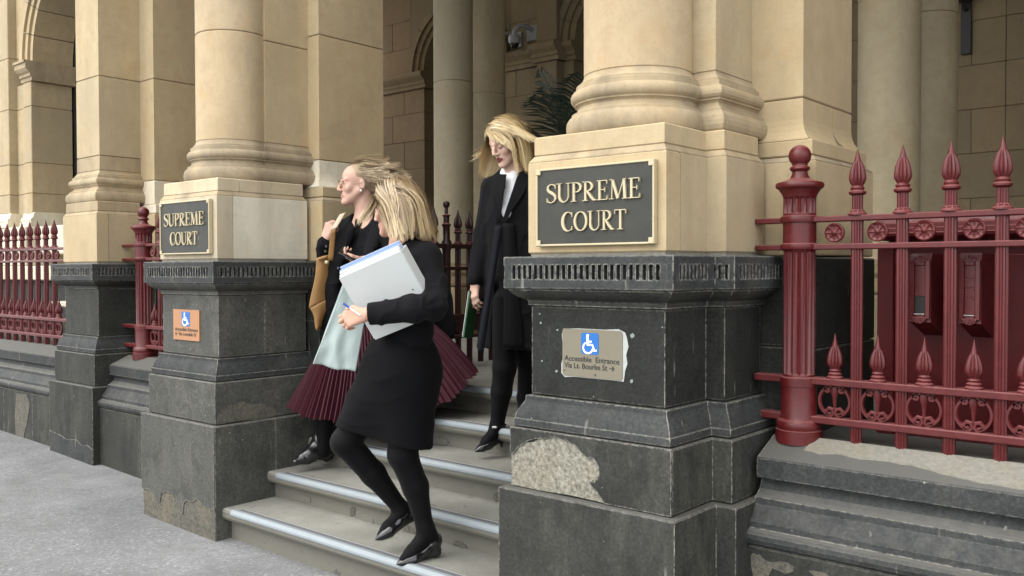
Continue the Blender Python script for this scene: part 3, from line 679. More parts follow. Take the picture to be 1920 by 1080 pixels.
FM = dict(spear=mk_spear(), small=mk_small(), bar=mk_bar(-.640, .189), ros=mk_rosette(), ring=mk_ring())
POST = [(.083, -.64), (.083, -.592), (.076, -.590), (.080, -.580), (.080, -.566), (.074, -.556), (.068, -.553), (.064, -.545), (.064, -.432), (.067, -.430), (.067, -.40), (.057, -.396), (.056, -.388), (.056, -.384), (.056, .060), (.056, .066), (.058, .07),
        (.066, .072), (.069, .080), (.067, .090), (.059, .094), (.059, .168), (.066, .170), (.069, .180), (.066, .192), (.058, .195), (.058, .202), (.058, .206), (.058, .256), (.058, .262), (.060, .266), (.062, .272), (.070, .284), (.077, .294), (.084, .297), (.086, .302),
        (.086, .310), (.082, .316), (.060, .322), (.036, .332), (.029, .345), (.027, .356), (.033, .362), (.037, .367), (.034, .374), (.027, .378)]
POST += [(.0405*math.cos(R_(a)), .415+.0405*math.sin(R_(a))) for a in range(-48, 90, 12)]+[(.001, .4557)]
FM['post'] = MB().lathe(POST, n=96, flute=lambda i, r, z: r*(1-.17*abs(math.sin(math.pi*(i % 6)/6))**.7) if (-.385 < z < .062 or .204 < z < .258) else r).me()
def fence(label, x0, x1, xs, post=None, group='red iron fences on the low walls', extra_left=None):
    t = thing('iron_fence', label, 'fence', ((x0+x1)/2, FY, -.62), group=group); mi = M['iron']
    def put(name, me, x, z, y=FY): o = link(name, me, mi, t); o.location = (x-t.location.x, y-FY, z-t.location.z); return o
    for zt, th, dp in ((.189, .020, .05), (.089, .020, .05), (-.395, .025, .058), (-.535, .025, .058)):
        o = MB().bbox(x0-t.location.x, x1-t.location.x, -dp/2, dp/2, zt-th-t.location.z, zt-t.location.z, .003).ob('rail', mi, t)
    for x in xs: put('bar', FM['bar'], x, 0); put('spearhead', FM['spear'], x, .1885)
    mids = [x+.074 for x in xs[:-1]]+[xs[-1]+.074]
    if extra_left is not None: mids = [extra_left]+mids
    for x in mids: put('rosette', FM['ros'], x, .129-.0, FY-.004); put('scroll_ring', FM['ring'], x, -.4775); put('small_spearhead', FM['small'], x, -.3955)
    if post is not None: put('post', FM['post'], post, 0)
    return t
xr = [-1.146+.1535*k for k in range(14)]
fence('dark red spear-topped iron fence with a ball-topped post, right side', -1.522, 1.0, xr, -1.357, extra_left=-1.223)
xm = [-6.003+.1535*k for k in range(5)]
fence('short dark red iron fence with a ball-topped post between two stone piers', -6.52, -5.09, xm, -6.24, extra_left=-6.087)
xl = [-7.733-.1635*k for k in range(36)][::-1]
fence('long run of dark red spear-topped iron fence at the far left', -13.7, -7.09, xl)

# ------------------------------------------------------------------ dark red cabinet with two letterboxes behind the right fence
cb = thing('letterbox_cabinet', 'dark red panelled cabinet with two letter slots behind the right fence', 'cabinet', (-.5, 3.55, -.62)); cz = cb.location
def cbx(name, x0, x1, y0, y1, z0, z1, b=.004, mat='iron_panel'): return MB().bbox(x0-cz.x, x1-cz.x, y0-cz.y, y1-cz.y, z0-cz.z, z1-cz.z, b).ob(name, M[mat], cb)
M['iron_panel'] = ironred('dark_red_panel_paint', (.062, .0042, .0048), (.10, .010, .011)); M['iron_panel'].node_tree.nodes['Principled BSDF'].inputs['Specular IOR Level'].default_value = .18
cbx('cabinet_body', -1.12, .6, 3.47, 3.82, -.618, .105)
cbx('corner_post', -1.155, -1.095, 3.455, 3.80, -.618, .098)
for x0, x1 in ((-1.075, -.735), (-.72, -.40), (-.385, -.05)): cbx('front_panel', x0, x1, 3.458, 3.472, -.55, .05)
pr_ = [(3.44, .105), (3.40, .118), (3.395, .128), (3.41, .132), (3.41, .146), (3.43, .150), (3.43, .165), (3.45, .170), (3.46, .186), (3.52, .196), (3.83, .2), (3.83, .105)]
MB().prism([(y-cz.y, z-cz.z) for y, z in pr_], -1.16-cz.x, .65-cz.x).ob('cornice', M['iron'], cb)
def letterbox(x0, x1, open_flap):
    b = MB()
    z0, z1 = -.185, .052
    prof = [(3.29, z1-.022), (3.305, z1), (3.457, z1), (3.457, z0-.055), (3.29, z0)]
    b.prism([(y-cz.y, z-cz.z) for y, z in prof], x0-cz.x, x1-cz.x); lb = b.ob('letterbox', M['iron'], cb)
    xm_ = (x0+x1)/2
    def add(name, mb, m='iron'): return mb.xf(Matrix.Translation((-cz.x, -cz.y, -cz.z))).ob(name, M[m], lb)
    fr = MB(); y0 = 3.2885
    fr.bbox(x0+.001, x0+.017, y0-.010, y0, z0+.012, z1-.024, .002); fr.bbox(x1-.017, x1-.001, y0-.010, y0, z0+.012, z1-.024, .002)
    fr.bbox(x0+.018, x1-.018, y0-.010, y0, z1-.042, z1-.024, .002); fr.bbox(x0+.018, x1-.018, y0-.010, y0, z0+.012, z0+.030, .002)
    for k in range(7):   # shell crests above and below
        a = R_(15+150*k/6); fr.tube([(xm_, y0-.008, z1-.03), (xm_+.021*math.cos(a), y0-.009, z1-.03+.021*math.sin(a))], [.004, .0048], n=6)
        fr.tube([(xm_, y0-.008, z0+.016), (xm_+.022*math.cos(a), y0-.009, z0+.016-.02*math.sin(a))], [.004, .0052], n=6)
    add('slot_frame', fr)
    add('slot_plate', MB().bbox(x0+.0175, x1-.0175, y0-.004, y0-.0005, (z0+.09 if open_flap else z0+.0305), z1-.0425, .001), 'iron')
    if open_flap: add('slot_opening', MB().box(x0+.0175, x1-.0175, y0-.002, y0-.0005, z0+.0305, z0+.0895), 'dark_void')
    add('slot_lip', MB().bbox(x0+.017, x1-.017, y0-.014, y0-.0102, z0+.0265, z0+.0295, .0008), 'torn')
    orn = MB()
    for s in (.35, .55, .75):
        zc = z0+.03+(z1-z0-.075)*s
        for a in (-1, 1): orn.tube([(xm_, y0-.0055, zc), (xm_+a*.009, y0-.0065, zc+.006), (xm_+a*.014, y0-.0055, zc-.003), (xm_+a*.007, y0-.0055, zc-.007)], .0018, n=5)
    if not open_flap: add('ornament', orn)
letterbox(-.988, -.919, True); letterbox(-.829, -.762, False)

# ------------------------------------------------------------------ open iron gate inside the entrance
gt = thing('iron_gate', 'shade-darkened red spear-topped iron gate standing open inside the entrance', 'gate', (-4.25, 4.8, -.679))
gz = gt.location
for x_, y_ in ((0, 0),):
    for zt, th in ((.172, .03), (.02, .025), (-.30, .025), (-.44, .025)): MB().bbox(-.028, .028, -1.0, .85, zt-th-gz.z, zt-gz.z, .003).ob('rail', M['iron_shaded'], gt)
    for k, yy in enumerate([-.95+.112*j for j in range(17)]):
        if abs(yy+.50) < .06: continue
        for nm, me, zz in (('bar', FM['bar'], 0), ('spearhead', FM['spear'], .172)):
            o = link(nm, me, None, gt); o.location = (0, yy, zz-gz.z)
            o.material_slots[0].link = 'OBJECT'; o.material_slots[0].material = M['iron_shaded']
    MB().lathe([(.035, 0), (.035, .05), (.028, .06), (.028, .80), (.036, .83), (.036, .86), (.024, .88), (.024, .96), (.033, .98), (.02, .99), (.02, 1.03), (.03, 1.04), (.012, 1.05), (.012, 1.09), (.02, 1.10), (.024, 1.115), (.02, 1.13), (.002, 1.137)], 0, -.50, 16).ob('gate_post', M['iron_shaded'], gt)
    MB().bbox(-.02, .02, -1.0, .85, -.42-gz.z, -.30-gz.z-.026, .002).ob('kick_panel', M['iron_shaded'], gt)

# ------------------------------------------------------------------ bronze name plaques with raised serif letters
def ribbon(mb, pts, wid, y0, y1):
    """variable-width stroke in the x-z plane pushed from y0 (back) to y1 (front)"""
    L = []; Rr = []
    for i, p in enumerate(pts):
        a = Vector(pts[max(0, i-1)]); b = Vector(pts[min(len(pts)-1, i+1)]); t = (b-a).normalized(); n = Vector((-t.y, t.x))
        w_ = wid[i] if isinstance(wid, (list, tuple)) else wid; q = Vector(p); L.append(q+n*w_/2); Rr.append(q-n*w_/2)
    V = []
    for i in range(len(pts)): V += [(L[i].x, y1, L[i].y), (Rr[i].x, y1, Rr[i].y), (Rr[i].x, y0, Rr[i].y), (L[i].x, y0, L[i].y)]
    Fc = [(4*i+j, 4*i+(j+1) % 4, 4*i+4+(j+1) % 4, 4*i+4+j) for i in range(len(pts)-1) for j in range(4)]
    Fc += [(3, 2, 1, 0), tuple(4*(len(pts)-1)+j for j in range(4))]
    mb.add(V, Fc)
TH, TN = .108, .040
def arcp(cx, cy, rx, ry, a0, a1, n=14): return [(cx+rx*math.cos(R_(a0+(a1-a0)*i/n)), cy+ry*math.sin(R_(a0+(a1-a0)*i/n))) for i in range(n+1)]
def arcw(a0, a1, tk=TH, tn=TN, n=14): return [tn+(tk-tn)*abs(math.cos(R_(a0+(a1-a0)*i/n)))**1.3 for i in range(n+1)]
def serif(x, y, w_=.24): return ([(x-w_/2, y), (x+w_/2, y)], .035)
def stem(x, y0=0, y1=1, w_=TH): return ([(x, y0), (x, y1)], w_)
b_ = .018
GLYPH = {
 'S': (.56, [([(.50, .80), (.49, .88), (.42, .95), (.29, .985), (.17, .95), (.09, .86), (.08, .74), (.14, .63), (.28, .54), (.42, .45), (.50, .34), (.51, .22), (.44, .09), (.30, .015), (.16, .03), (.08, .10), (.06, .22)],
              [.03, .045, .05, .05, .06, .09, .115, .135, .145, .135, .115, .095, .06, .05, .05, .045, .03]), ([(.51, .74), (.505, .97)], .03), ([(.055, .03), (.05, .27)], .03)]),
 'U': (.80, [stem(.17, .32, 1-b_), (arcp(.42, .34, .25, .325, 180, 360), [.125, .125, .122, .115, .10, .085, .07, .06, .055, .05, .048, .046, .045, .045, .045]), stem(.67, .33, 1-b_, TN), serif(.17, 1-b_, .27), serif(.67, 1-b_, .22)]),
 'P': (.62, [stem(.16, b_, 1-b_), (arcp(.24, .735, .29, .245, 90, -90), arcw(90, -90)), ([(.16, .978), (.25, .978)], TN), ([(.16, .49), (.25, .49)], TN), serif(.16, b_, .28), ([(.03, 1-b_), (.16, 1-b_)], .035)]),
 'R': (.74, [stem(.16, b_, 1-b_), (arcp(.24, .745, .27, .235, 90, -90), arcw(90, -90)), ([(.16, .978), (.25, .978)], TN), ([(.16, .51), (.27, .51)], TN), ([(.27, .50), (.45, .22), (.60, .04), (.74, .015)], [.10, .115, .10, .03]), serif(.16, b_, .28), ([(.03, 1-b_), (.16, 1-b_)], .035)]),
 'E': (.62, [stem(.16, b_, 1-b_), ([(.03, 1-b_), (.54, 1-b_)], .042), ([(.16, .52), (.44, .52)], .042), ([(.03, b_), (.57, b_)], .042), ([(.535, .99), (.55, .80)], [.04, .022]), ([(.44, .63), (.44, .41)], .03), ([(.56, .01), (.585, .22)], [.04, .022])]),
 'M': (.98, [([(.16, b_), (.20, .98)], TN), ([(.20, .97), (.47, .03)], .12), ([(.47, .03), (.77, .97)], TN), ([(.78, .98), (.83, b_)], .125), serif(.16, b_, .22), serif(.84, b_, .27), ([(.08, 1-b_), (.22, 1-b_)], .035), ([(.75, 1-b_), (.90, 1-b_)], .035)]),
 'C': (.74, [(arcp(.40, .5, .335, .49, 48, 312, 22), [max(.035, .12*max(0, -math.cos(R_(48+264*i/22)))**.9+.04) for i in range(23)]), ([(.645, .99), (.635, .74)], .03), ([(.635, .26), (.65, .05)], .03)]),
 'O': (.82, [(arcp(.41, .5, .345, .485, 0, 360, 32), arcw(0, 360, .125, .045, 32))]),
 'T': (.68, [stem(.34, b_, 1-b_), ([(.04, 1-b_), (.64, 1-b_)], .045), ([(.045, .99), (.03, .78)], [.04, .022]), ([(.635, .99), (.65, .78)], [.04, .022]), serif(.34, b_, .30)]),
}
def word(text, xc, zb, h, width, yf, parent):
    tot = sum(GLYPH[c][0] for c in text); sc = width/tot; x = xc-width/2
    for c in text:
        wd, strokes = GLYPH[c]; mb = MB()
        for i, (p, w_) in enumerate(strokes): ribbon(mb, p, w_, 0, -.0072/h-.0005/h*i)
        mb.xf(Matrix.Translation((x, yf, zb)) @ Matrix.Diagonal((sc, h, h, 1)))
        mb.ob('letter', M['brass'], parent); x += wd*sc
def name_plaque(label, x0, x1, z0, z1, words):
    t = thing('name_plaque', label, 'plaque', ((x0+x1)/2, 2.683, z0), group='bronze name plaques on the piers')
    yb, yf = 2.6825, 2.664
    MB().bbox(x0+.004, x1-.004, yf, yb, z0+.004, z1-.004, .002).ob('plaque_board', M['plaque'], t)
    fr = MB(); e = .008
    fr.bbox(x0, x0+e, yf-.006, yb-.001, z0, z1, .002); fr.bbox(x1-e, x1, yf-.006, yb-.001, z0, z1, .002)
    fr.bbox(x0+e+.0003, x1-e-.0003, yf-.0055, yb-.001, z0, z0+e, .002); fr.bbox(x0+e+.0003, x1-e-.0003, yf-.0055, yb-.001, z1-e, z1, .002)
    fr.ob('brass_frame', M['brass'], t)
    q = .022
    for a in (x0+.001, x1-q-.001):
        for c in (z0+.001, z1-q-.001): MB().bbox(a, a+q, yf-.0075, yf-.0002, c, c+q, .002).ob('corner_piece', M['brass'], t)
    for tx, xc, zb, h, wd in words: word(tx, xc, zb, h, wd, yf-.0002, t)
    settle(t); return t
name_plaque('large bronze SUPREME COURT plaque on the nearer pier right of the steps', -2.154, -1.634, .086, .377, [('SUPREME', -1.894, .247, .070, .415), ('COURT', -1.888, .140, .070, .285)])
name_plaque('bronze SUPREME COURT plaque on the farther pier left of the steps', -4.964, -4.434, .089, .388, [('SUPREME', -4.70, .250, .072, .425), ('COURT', -4.70, .142, .072, .29)])

# ------------------------------------------------------------------ accessible-entrance signs
M['glue'] = simple('old_glue', (.17, .205, .185), .6)
def text_mesh(s, size, font_bold=.0):
    cu = bpy.data.curves.new('text', 'FONT'); cu.body = s; cu.size = size; cu.extrude = .0006; cu.offset = font_bold; cu.resolution_u = 3
    o = bpy.data.objects.new('tmp', cu); COL.objects.link(o); dg = bpy.context.evaluated_depsgraph_get(); dg.update()
    me = bpy.data.meshes.new_from_object(o.evaluated_get(dg)); bpy.data.objects.remove(o); bpy.data.curves.remove(cu); me.materials.clear(); return me
def put_text(s, x, z, width, height, y, parent, mat, name):
    me = text_mesh(s, 1.0, .012); co = [v.co for v in me.vertices]; x0 = min(c.x for c in co); x1 = max(c.x for c in co); hy = .729
    for v in me.vertices: v.co = Vector((x+(v.co.x-x0)/(x1-x0)*width, y-.0008 if v.co.z > 0 else y, z+v.co.y/hy*height))
    o = link(name, me, mat, parent); return o
def round_rect(x0, x1, z0, z1, r, n=6):
    P = []
    for cx, cz_, a0 in ((x1-r, z0+r, -90), (x1-r, z1-r, 0), (x0+r, z1-r, 90), (x0+r, z0+r, 180)):
        P += [(cx+r*math.cos(R_(a0+90*i/n)), cz_+r*math.sin(R_(a0+90*i/n))) for i in range(n+1)]
    return P
def plate(P, y0, y1):
    n = len(P); V = [(x, y1, z) for x, z in P]+[(x, y0, z) for x, z in P]
    return MB().add(V, [tuple(range(n)), tuple(range(n, 2*n))[::-1]]+[(i, n+i, n+(i+1) % n, (i+1) % n) for i in range(n)])
def wheelchair(x0, z0, w_, h_, y, parent):
    mb = MB(); X = lambda u: x0+u*w_; Z = lambda v: z0+v*h_
    def rb(pts, wd, k): 
        m2 = MB(); ribbon(m2, [(X(u), Z(v)) for u, v in pts], wd*w_, y, y-.0010-.00015*k); mb.add(m2.V, m2.F)
    hd = [(X(.40)+.075*w_*math.cos(a*.5236), y-.0022, Z(.87)+.075*w_*math.sin(a*.5236)) for a in range(12)]
    mb.add(hd+[(p[0], y, p[2]) for p in hd], [tuple(range(12))[::-1], *[(i, (i+1) % 12, 12+(i+1) % 12, 12+i) for i in range(12)]])
    rb([(.38, .82), (.39, .46)], .13, 1); rb([(.36, .60), (.62, .60)], .08, 2); rb([(.34, .45), (.66, .45), (.78, .17), (.90, .21)], .10, 3)
    rb(arcp(.40, .30, .27, .25, 115, 350, 18), .085, 0)
    return mb.ob('wheelchair_symbol', M['white'], parent)
ys = 2.6918
t = thing('access_sign', 'tan metal sign reading Accessible Entrance Via Lt. Bourke St', 'sign', (-1.915, ys, -.395), group='accessible entrance signs on the piers')
# torn white backing showing round the edges
bk = [(-2.056, -.39), (-2.04, -.403), (-1.99, -.399), (-1.83, -.399), (-1.778, -.40), (-1.772, -.36), (-1.762, -.335), (-1.768, -.305), (-1.758, -.275), (-1.764, -.245), (-1.772, -.225), (-1.80, -.214), (-1.86, -.2185), (-1.98, -.2185), (-2.047, -.222), (-2.054, -.245), (-2.0505, -.275), (-2.0505, -.335), (-2.056, -.355)]
plate(bk, ys, ys-.002).ob('torn_backing', M['torn'], t)
plate(round_rect(-2.0485, -1.782, -.3965, -.2205, .011), ys-.0025, ys-.005).ob('sign_plate', M['sign_tan'], t)
plate(round_rect(-1.9615, -1.8835, -.311, -.2325, .009), ys-.0052, ys-.0062).ob('blue_panel', M['sign_blue'], t)
wheelchair(-1.9615, -.311, .078, .0785, ys-.0064, t)
put_text('Accessible  Entrance', -2.039, -.3395, .245, .0205, ys-.0052, t, M['black_ink'], 'lettering'); put_text('Via Lt. Bourke St', -2.039, -.3655, .193, .0205, ys-.0052, t, M['black_ink'], 'lettering')
def arrow(x, z, s, y, parent, d=1):
    mb = MB()
    for k, p in enumerate(([(x, z), (x+d*s, z)], [(x+d*s*.55, z+s*.42), (x+d*s, z), (x+d*s*.55, z-s*.42)])):
        m2 = MB(); ribbon(m2, p, s*.17, y, y-.0008-.0002*k); mb.add(m2.V, m2.F)
    mb.ob('arrow', M['black_ink'], parent)
arrow(-1.836, -.357, .020, ys-.0052, t); arrow(-1.906, -.385, .010, ys-.0052, t)
MB().lathe([(.0025, 0), (.0025, .0015)], 0, 0, 8).xf(Matrix.Translation((-2.038, ys-.005, -.377)) @ Matrix.Rotation(R_(90), 4, 'X')).ob('screw', M['black_ink'], t)
settle(t)
t2 = thing('access_sign', 'copper metal sign reading Accessible Entrance Via Lonsdale St', 'sign', (-4.725, ys, -.398), group='accessible entrance signs on the piers')
plate(round_rect(-4.865, -4.587, -.398, -.224, .002, 2), ys, ys-.008).ob('sign_plate', M['sign_copper'], t2)
plate(round_rect(-4.772, -4.684, -.318, -.237, .002, 2), ys-.0082, ys-.0092).ob('blue_panel', M['sign_blue'], t2)
wheelchair(-4.772, -.318, .088, .081, ys-.0094, t2)
put_text('Accessible Entrance', -4.846, -.346, .245, .020, ys-.0082, t2, M['black_ink'], 'lettering'); put_text('Via Lonsdale St', -4.808, -.372, .19, .020, ys-.0082, t2, M['black_ink'], 'lettering')
arrow(-4.818, -.364, .024, ys-.0082, t2, -1)
settle(t2)
for (x, z, r) in ((-2.075, -.228, .005), (-2.08, -.385, .006), (-1.742, -.235, .0085), (-1.745, -.395, .007), (-2.16, -.17, .004), (-2.155, -.205, .005), (-1.62, -.20, .003), (-2.15, -.35, .004)):
    n = 9; P = [(x+r*math.cos(i*6.283/n)*(.7+.5*random.random()), z+r*math.sin(i*6.283/n)*(.7+.5*random.random())) for i in range(n)]
    o = plate(P, 2.6935, 2.690).ob('glue_spot', M['glue'], pR); o.matrix_parent_inverse = Matrix.Translation(pR.location).inverted()

# ------------------------------------------------------------------ two dome cameras on brackets, palm in a planter, wall lamp
def dome_camera(x, z, y, label):
    t = thing('dome_camera', label, 'camera', (x, y, z), group='security cameras on the portico wall'); t.scale = (.62, .62, .62)
    MB().bbox(-.02, .26, 0, .03, -.02, .30, .01).ob('wall_plate', M['camera_grey'], t)
    MB().tube([(.13, -.01, .2), (.12, -.18, .24), (.06, -.34, .22), (0, -.40, .12), (0, -.40, .05)], [.05, .045, .045, .05, .06], 12).ob('bracket_arm', M['camera_grey'], t)
    MB().lathe([(.06, .05), (.11, .03), (.125, .0), (.125, -.10), (.115, -.13), (.105, -.14)], 0, -.40, 28).ob('camera_housing', M['camera_grey'], t)
    MB().lathe([(.01, -.235), (.045, -.228), (.072, -.205), (.086, -.17), (.09, -.138)], 0, -.40, 24).ob('camera_dome', M['camera_dome'], t)
dome_camera(-7.40, 2.93, 8.965, 'white dome security camera, the right one of the pair on the wall')
dome_camera(-7.66, 2.88, 8.965, 'white dome security camera, the left one of the pair, next to the column')
pl = thing('palm_plant', 'dark potted palm with arching fronds inside the portico', 'plant', (-4.62, 6.45, -.679)); pl.scale = (1.0, 1.0, 1.0)
MB().lathe([(.20, 0), (.24, .05), (.29, .48), (.31, .50), (.31, .54), (.27, .54), (.26, .48)], 0, 0, 24).ob('planter', M['pot'], pl)
MB().tube([(0, 0, .5), (.02, .01, 1.0), (.0, .02, 1.52)], [.06, .05, .045], 10).ob('palm_trunk', M['pot'], pl)
rp = random.Random(5); fd = [(175, .55, .95), (205, .75, .62), (235, .5, 1.0), (150, .8, .55), (190, .95, .30), (265, .7, .75), (120, .6, .9), (90, .7, .7), (300, .6, .9), (340, .7, .7), (20, .6, .9), (55, .75, .6), (215, 1.0, .12)]
for az_, spread, hh in fd:
    a = R_(az_); mb = MB(); L = 1.05; pts = []
    for i in range(13):
        s = i/12; rr = spread*s*(1-.12*s); zz = 1.50+hh*(1.1*s-.42*s*s*spread); pts.append(Vector((rr*math.cos(a), rr*math.sin(a), zz)))
    mb.tube(pts, [.012*(1-.75*i/12) for i in range(13)], 5)
    for i in range(3, 30):
        s = i/30; k = s*12; p = pts[int(k)].lerp(pts[min(12, int(k)+1)], k-int(k)); t_ = (pts[min(12, int(k)+1)]-pts[int(k)]).normalized()
        sd_ = t_.cross(Vector((0, 0, 1))).normalized(); ll = .42*math.sin(math.pi*min(1, .18+s*.8))**.7
        for sg in (-1, 1):
            d = (sd_*sg*.8+t_*.62+Vector((0, 0, -.12+.2*rp.random()))).normalized(); wv = t_*.010
            q = p+d*ll*.55+Vector((0, 0, .012)); e = p+d*ll-Vector((0, 0, .03+.04*rp.random()))
            mb.add([p-wv*.5, p+wv*.5, q+wv, q-wv, e], [(0, 1, 2, 3), (3, 2, 4)])
    mb.ob('frond', M['palm'], pl, fix=False)
lm = thing('wall_lamp', 'black iron lamp bracket on the shaded wall, top right', 'lamp', (-2.22, 8.99, 1.95))
MB().bbox(-.045, .045, -.03, 0, 0, .52, .006).ob('back_plate', M['lamp_iron'], lm)
MB().lathe([(.03, .44), (.11, .50), (.15, .52), (.15, .56), (.12, .60), (.12, .95), (.04, 1.05)], 0, -.14, 20).ob('lamp_bowl', M['lamp_iron'], lm)
MB().tube([(0, -.02, .40), (0, -.09, .40), (0, -.14, .46)], .018, 8).ob('lamp_arm', M['lamp_iron'], lm)
# ------------------------------------------------------------------ organic shapes: smooth unions meshed with surface nets
LAT = np.random.RandomState(3).rand(24, 24, 24).astype(np.float32)
def vnoise(P, s):
    Q = P*s; I = np.floor(Q).astype(int); f = Q-I; f = f*f*(3-2*f); I %= 24; J = (I+1) % 24
    def g(a, b, c): return LAT[a, b, c]
    x0, x1 = I[:, 0], J[:, 0]; y0, y1 = I[:, 1], J[:, 1]; z0, z1 = I[:, 2], J[:, 2]; fx, fy, fz = f.T
    c0 = (g(x0, y0, z0)*(1-fx)+g(x1, y0, z0)*fx)*(1-fy)+(g(x0, y1, z0)*(1-fx)+g(x1, y1, z0)*fx)*fy
    c1 = (g(x0, y0, z1)*(1-fx)+g(x1, y0, z1)*fx)*(1-fy)+(g(x0, y1, z1)*(1-fx)+g(x1, y1, z1)*fx)*fy
    return (c0*(1-fz)+c1*fz)*2-1
class SDF:
    def __init__(s): s.p = []
    def cone(s, a, b, ra, rb=None, k=.02, tag=0, sub=False, flat=None):
        """tapered capsule; flat = (direction, factor) thins it along that direction"""
        a, b = np.array(a, float), np.array(b, float); rb = ra if rb is None else rb; ba = b-a; L2 = max(1e-9, ba@ba)
        if flat:
            n = np.array(flat[0], float); n /= np.linalg.norm(n); q = 1/flat[1]-1; Mx = np.eye(3)+q*np.outer(n, n); ba2 = Mx@ba; L22 = max(1e-9, ba2@ba2)
            def f(P): v = (P-a)@Mx.T; t = np.clip(v@ba2/L22, 0, 1); return (np.sqrt(((v-t[:, None]*ba2)**2).sum(1))-(ra+(rb-ra)*t))*flat[1]
        else:
            def f(P): v = P-a; t = np.clip(v@ba/L2, 0, 1); return np.sqrt(((v-t[:, None]*ba)**2).sum(1))-(ra+(rb-ra)*t)
        R = max(ra, rb); s.p.append((f, np.minimum(a, b)-R, np.maximum(a, b)+R, k, tag, sub)); return s
    def chain(s, pts, rad, k=.02, tag=0, flat=None):
        for i in range(len(pts)-1): s.cone(pts[i], pts[i+1], rad[i], rad[i+1], k, tag, False, flat)
        return s
    def ell(s, c, r, Rm=None, k=.02, tag=0, sub=False):
        c = np.array(c, float); r = np.array(r, float); Rm = np.eye(3) if Rm is None else np.array(Rm, float)
        def f(P):
            q = (P-c)@Rm/r; k0 = np.sqrt((q*q).sum(1)); k1 = np.sqrt(((q/r)**2).sum(1)); return k0*(k0-1)/np.maximum(k1, 1e-6)
        e = np.abs(Rm)@r; s.p.append((f, c-e, c+e, k, tag, sub)); return s
    def cut(s, point, normal, k=.004):
        """removes everything on the side the normal points to"""
        c = np.array(point, float); n = np.array(normal, float); n /= np.linalg.norm(n)
        s.p.append((lambda P: -((P-c)@n), None, None, k, 0, True)); return s
    def ev(s, P, disp=None, tags=False):
        d = np.full(len(P), 1e3); best = np.full(len(P), 1e3); tg = np.zeros(len(P), int)
        for f, lo, hi, k, tag, sub in s.p:
            if lo is None: idx = np.arange(len(P))
            else:
                m = .06+k; idx = np.nonzero(((P > lo-m) & (P < hi+m)).all(1))[0]
            if not len(idx): continue
            v = f(P[idx]); o = d[idx]
            if sub: v = -v; h = np.clip(.5-.5*(v-o)/k, 0, 1); d[idx] = v*(1-h)+o*h+k*h*(1-h)
            else:
                h = np.clip(.5+.5*(o-v)/k, 0, 1); d[idx] = o*(1-h)+v*h-k*h*(1-h)
                if tags: b = v < best[idx]; best[idx[b]] = v[b]; tg[idx[b]] = tag
        if disp is not None: d = d+disp(P)
        return (d, tg) if tags else d
    def mesh(s, res=.004, disp=None, smooth=1):
        B = 8; lo = np.min([p[1] for p in s.p if p[1] is not None and not p[5]], 0)-.02; hi = np.max([p[2] for p in s.p if p[2] is not None and not p[5]], 0)+.02
        nb = np.ceil((hi-lo)/(res*B)).astype(int); dims = nb*B
        g = np.stack(np.meshgrid(*[np.arange(n) for n in nb], indexing='ij'), -1).reshape(-1, 3)
        ctr = lo+(g+.5)*res*B; dc = s.ev(ctr, disp); near = np.abs(dc) < res*B*.87+.018
        A = np.empty(nb.tolist()+[B, B, B], np.float32); A[...] = np.where(dc < 0, -1, 1).reshape(nb.tolist()+[1, 1, 1])
        gn = g[near]; loc = np.stack(np.meshgrid(*[np.arange(B)]*3, indexing='ij'), -1).reshape(-1, 3)
        for c0 in range(0, len(gn), 1500):
            q = gn[c0:c0+1500]; P = lo+(q[:, None, :]*B+loc[None]).reshape(-1, 3)*res
            A[q[:, 0], q[:, 1], q[:, 2]] = s.ev(P, disp).reshape(-1, B, B, B)
        A = A.transpose(0, 3, 1, 4, 2, 5).reshape(dims)
        ins = A < 0; n = np.zeros(np.array(dims)-1, np.int8)
        C = [(i, j, k) for i in (0, 1) for j in (0, 1) for k in (0, 1)]
        sl = lambda M_, c: M_[c[0]:M_.shape[0]-1+c[0], c[1]:M_.shape[1]-1+c[1], c[2]:M_.shape[2]-1+c[2]]
        for c in C: n += sl(ins, c)
        act = (n > 0) & (n < 8); cell = np.argwhere(act); vid = np.full(act.shape, -1, np.int64); vid[act] = np.arange(len(cell))
        val = np.stack([A[cell[:, 0]+c[0], cell[:, 1]+c[1], cell[:, 2]+c[2]] for c in C], 1); acc = np.zeros((len(cell), 3)); cnt = np.zeros(len(cell))
        for i in range(8):
            for j in range(i+1, 8):
                if sum(abs(a-b) for a, b in zip(C[i], C[j])) != 1: continue
                m = (val[:, i] < 0) != (val[:, j] < 0); t = val[m, i]/(val[m, i]-val[m, j]); acc[m] += np.array(C[i])+t[:, None]*(np.array(C[j])-np.array(C[i])); cnt[m] += 1
        V = lo+(cell+acc/cnt[:, None])*res; Fs = []
        for ax in range(3):
            u, v = (ax+1) % 3, (ax+2) % 3; a = np.take(ins, range(ins.shape[ax]-1), ax); b = np.take(ins, range(1, ins.shape[ax]), ax)
            for flip, m in ((False, a & ~b), (True, ~a & b)):
                e = np.argwhere(m); e = e[(e[:, u] > 0) & (e[:, v] > 0) & (e[:, u] < dims[u]-1) & (e[:, v] < dims[v]-1)]
                q = []
                for du, dv in ((1, 1), (0, 1), (0, 0), (1, 0)):
                    w_ = e.copy(); w_[:, u] -= du; w_[:, v] -= dv; q.append(vid[w_[:, 0], w_[:, 1], w_[:, 2]])
                q = np.stack(q, 1); Fs.append(q[:, ::-1] if flip else q)
        Fq = np.concatenate(Fs); Fq = Fq[(Fq >= 0).all(1)]
        for _ in range(smooth):
            S_ = np.zeros_like(V); N_ = np.zeros(len(V))
            for i in range(4):
                np.add.at(S_, Fq[:, i], V[Fq[:, (i+1) % 4]]+V[Fq[:, (i-1) % 4]]); np.add.at(N_, Fq[:, i], 2)
            V = V*.5+.5*S_/np.maximum(N_, 1)[:, None]
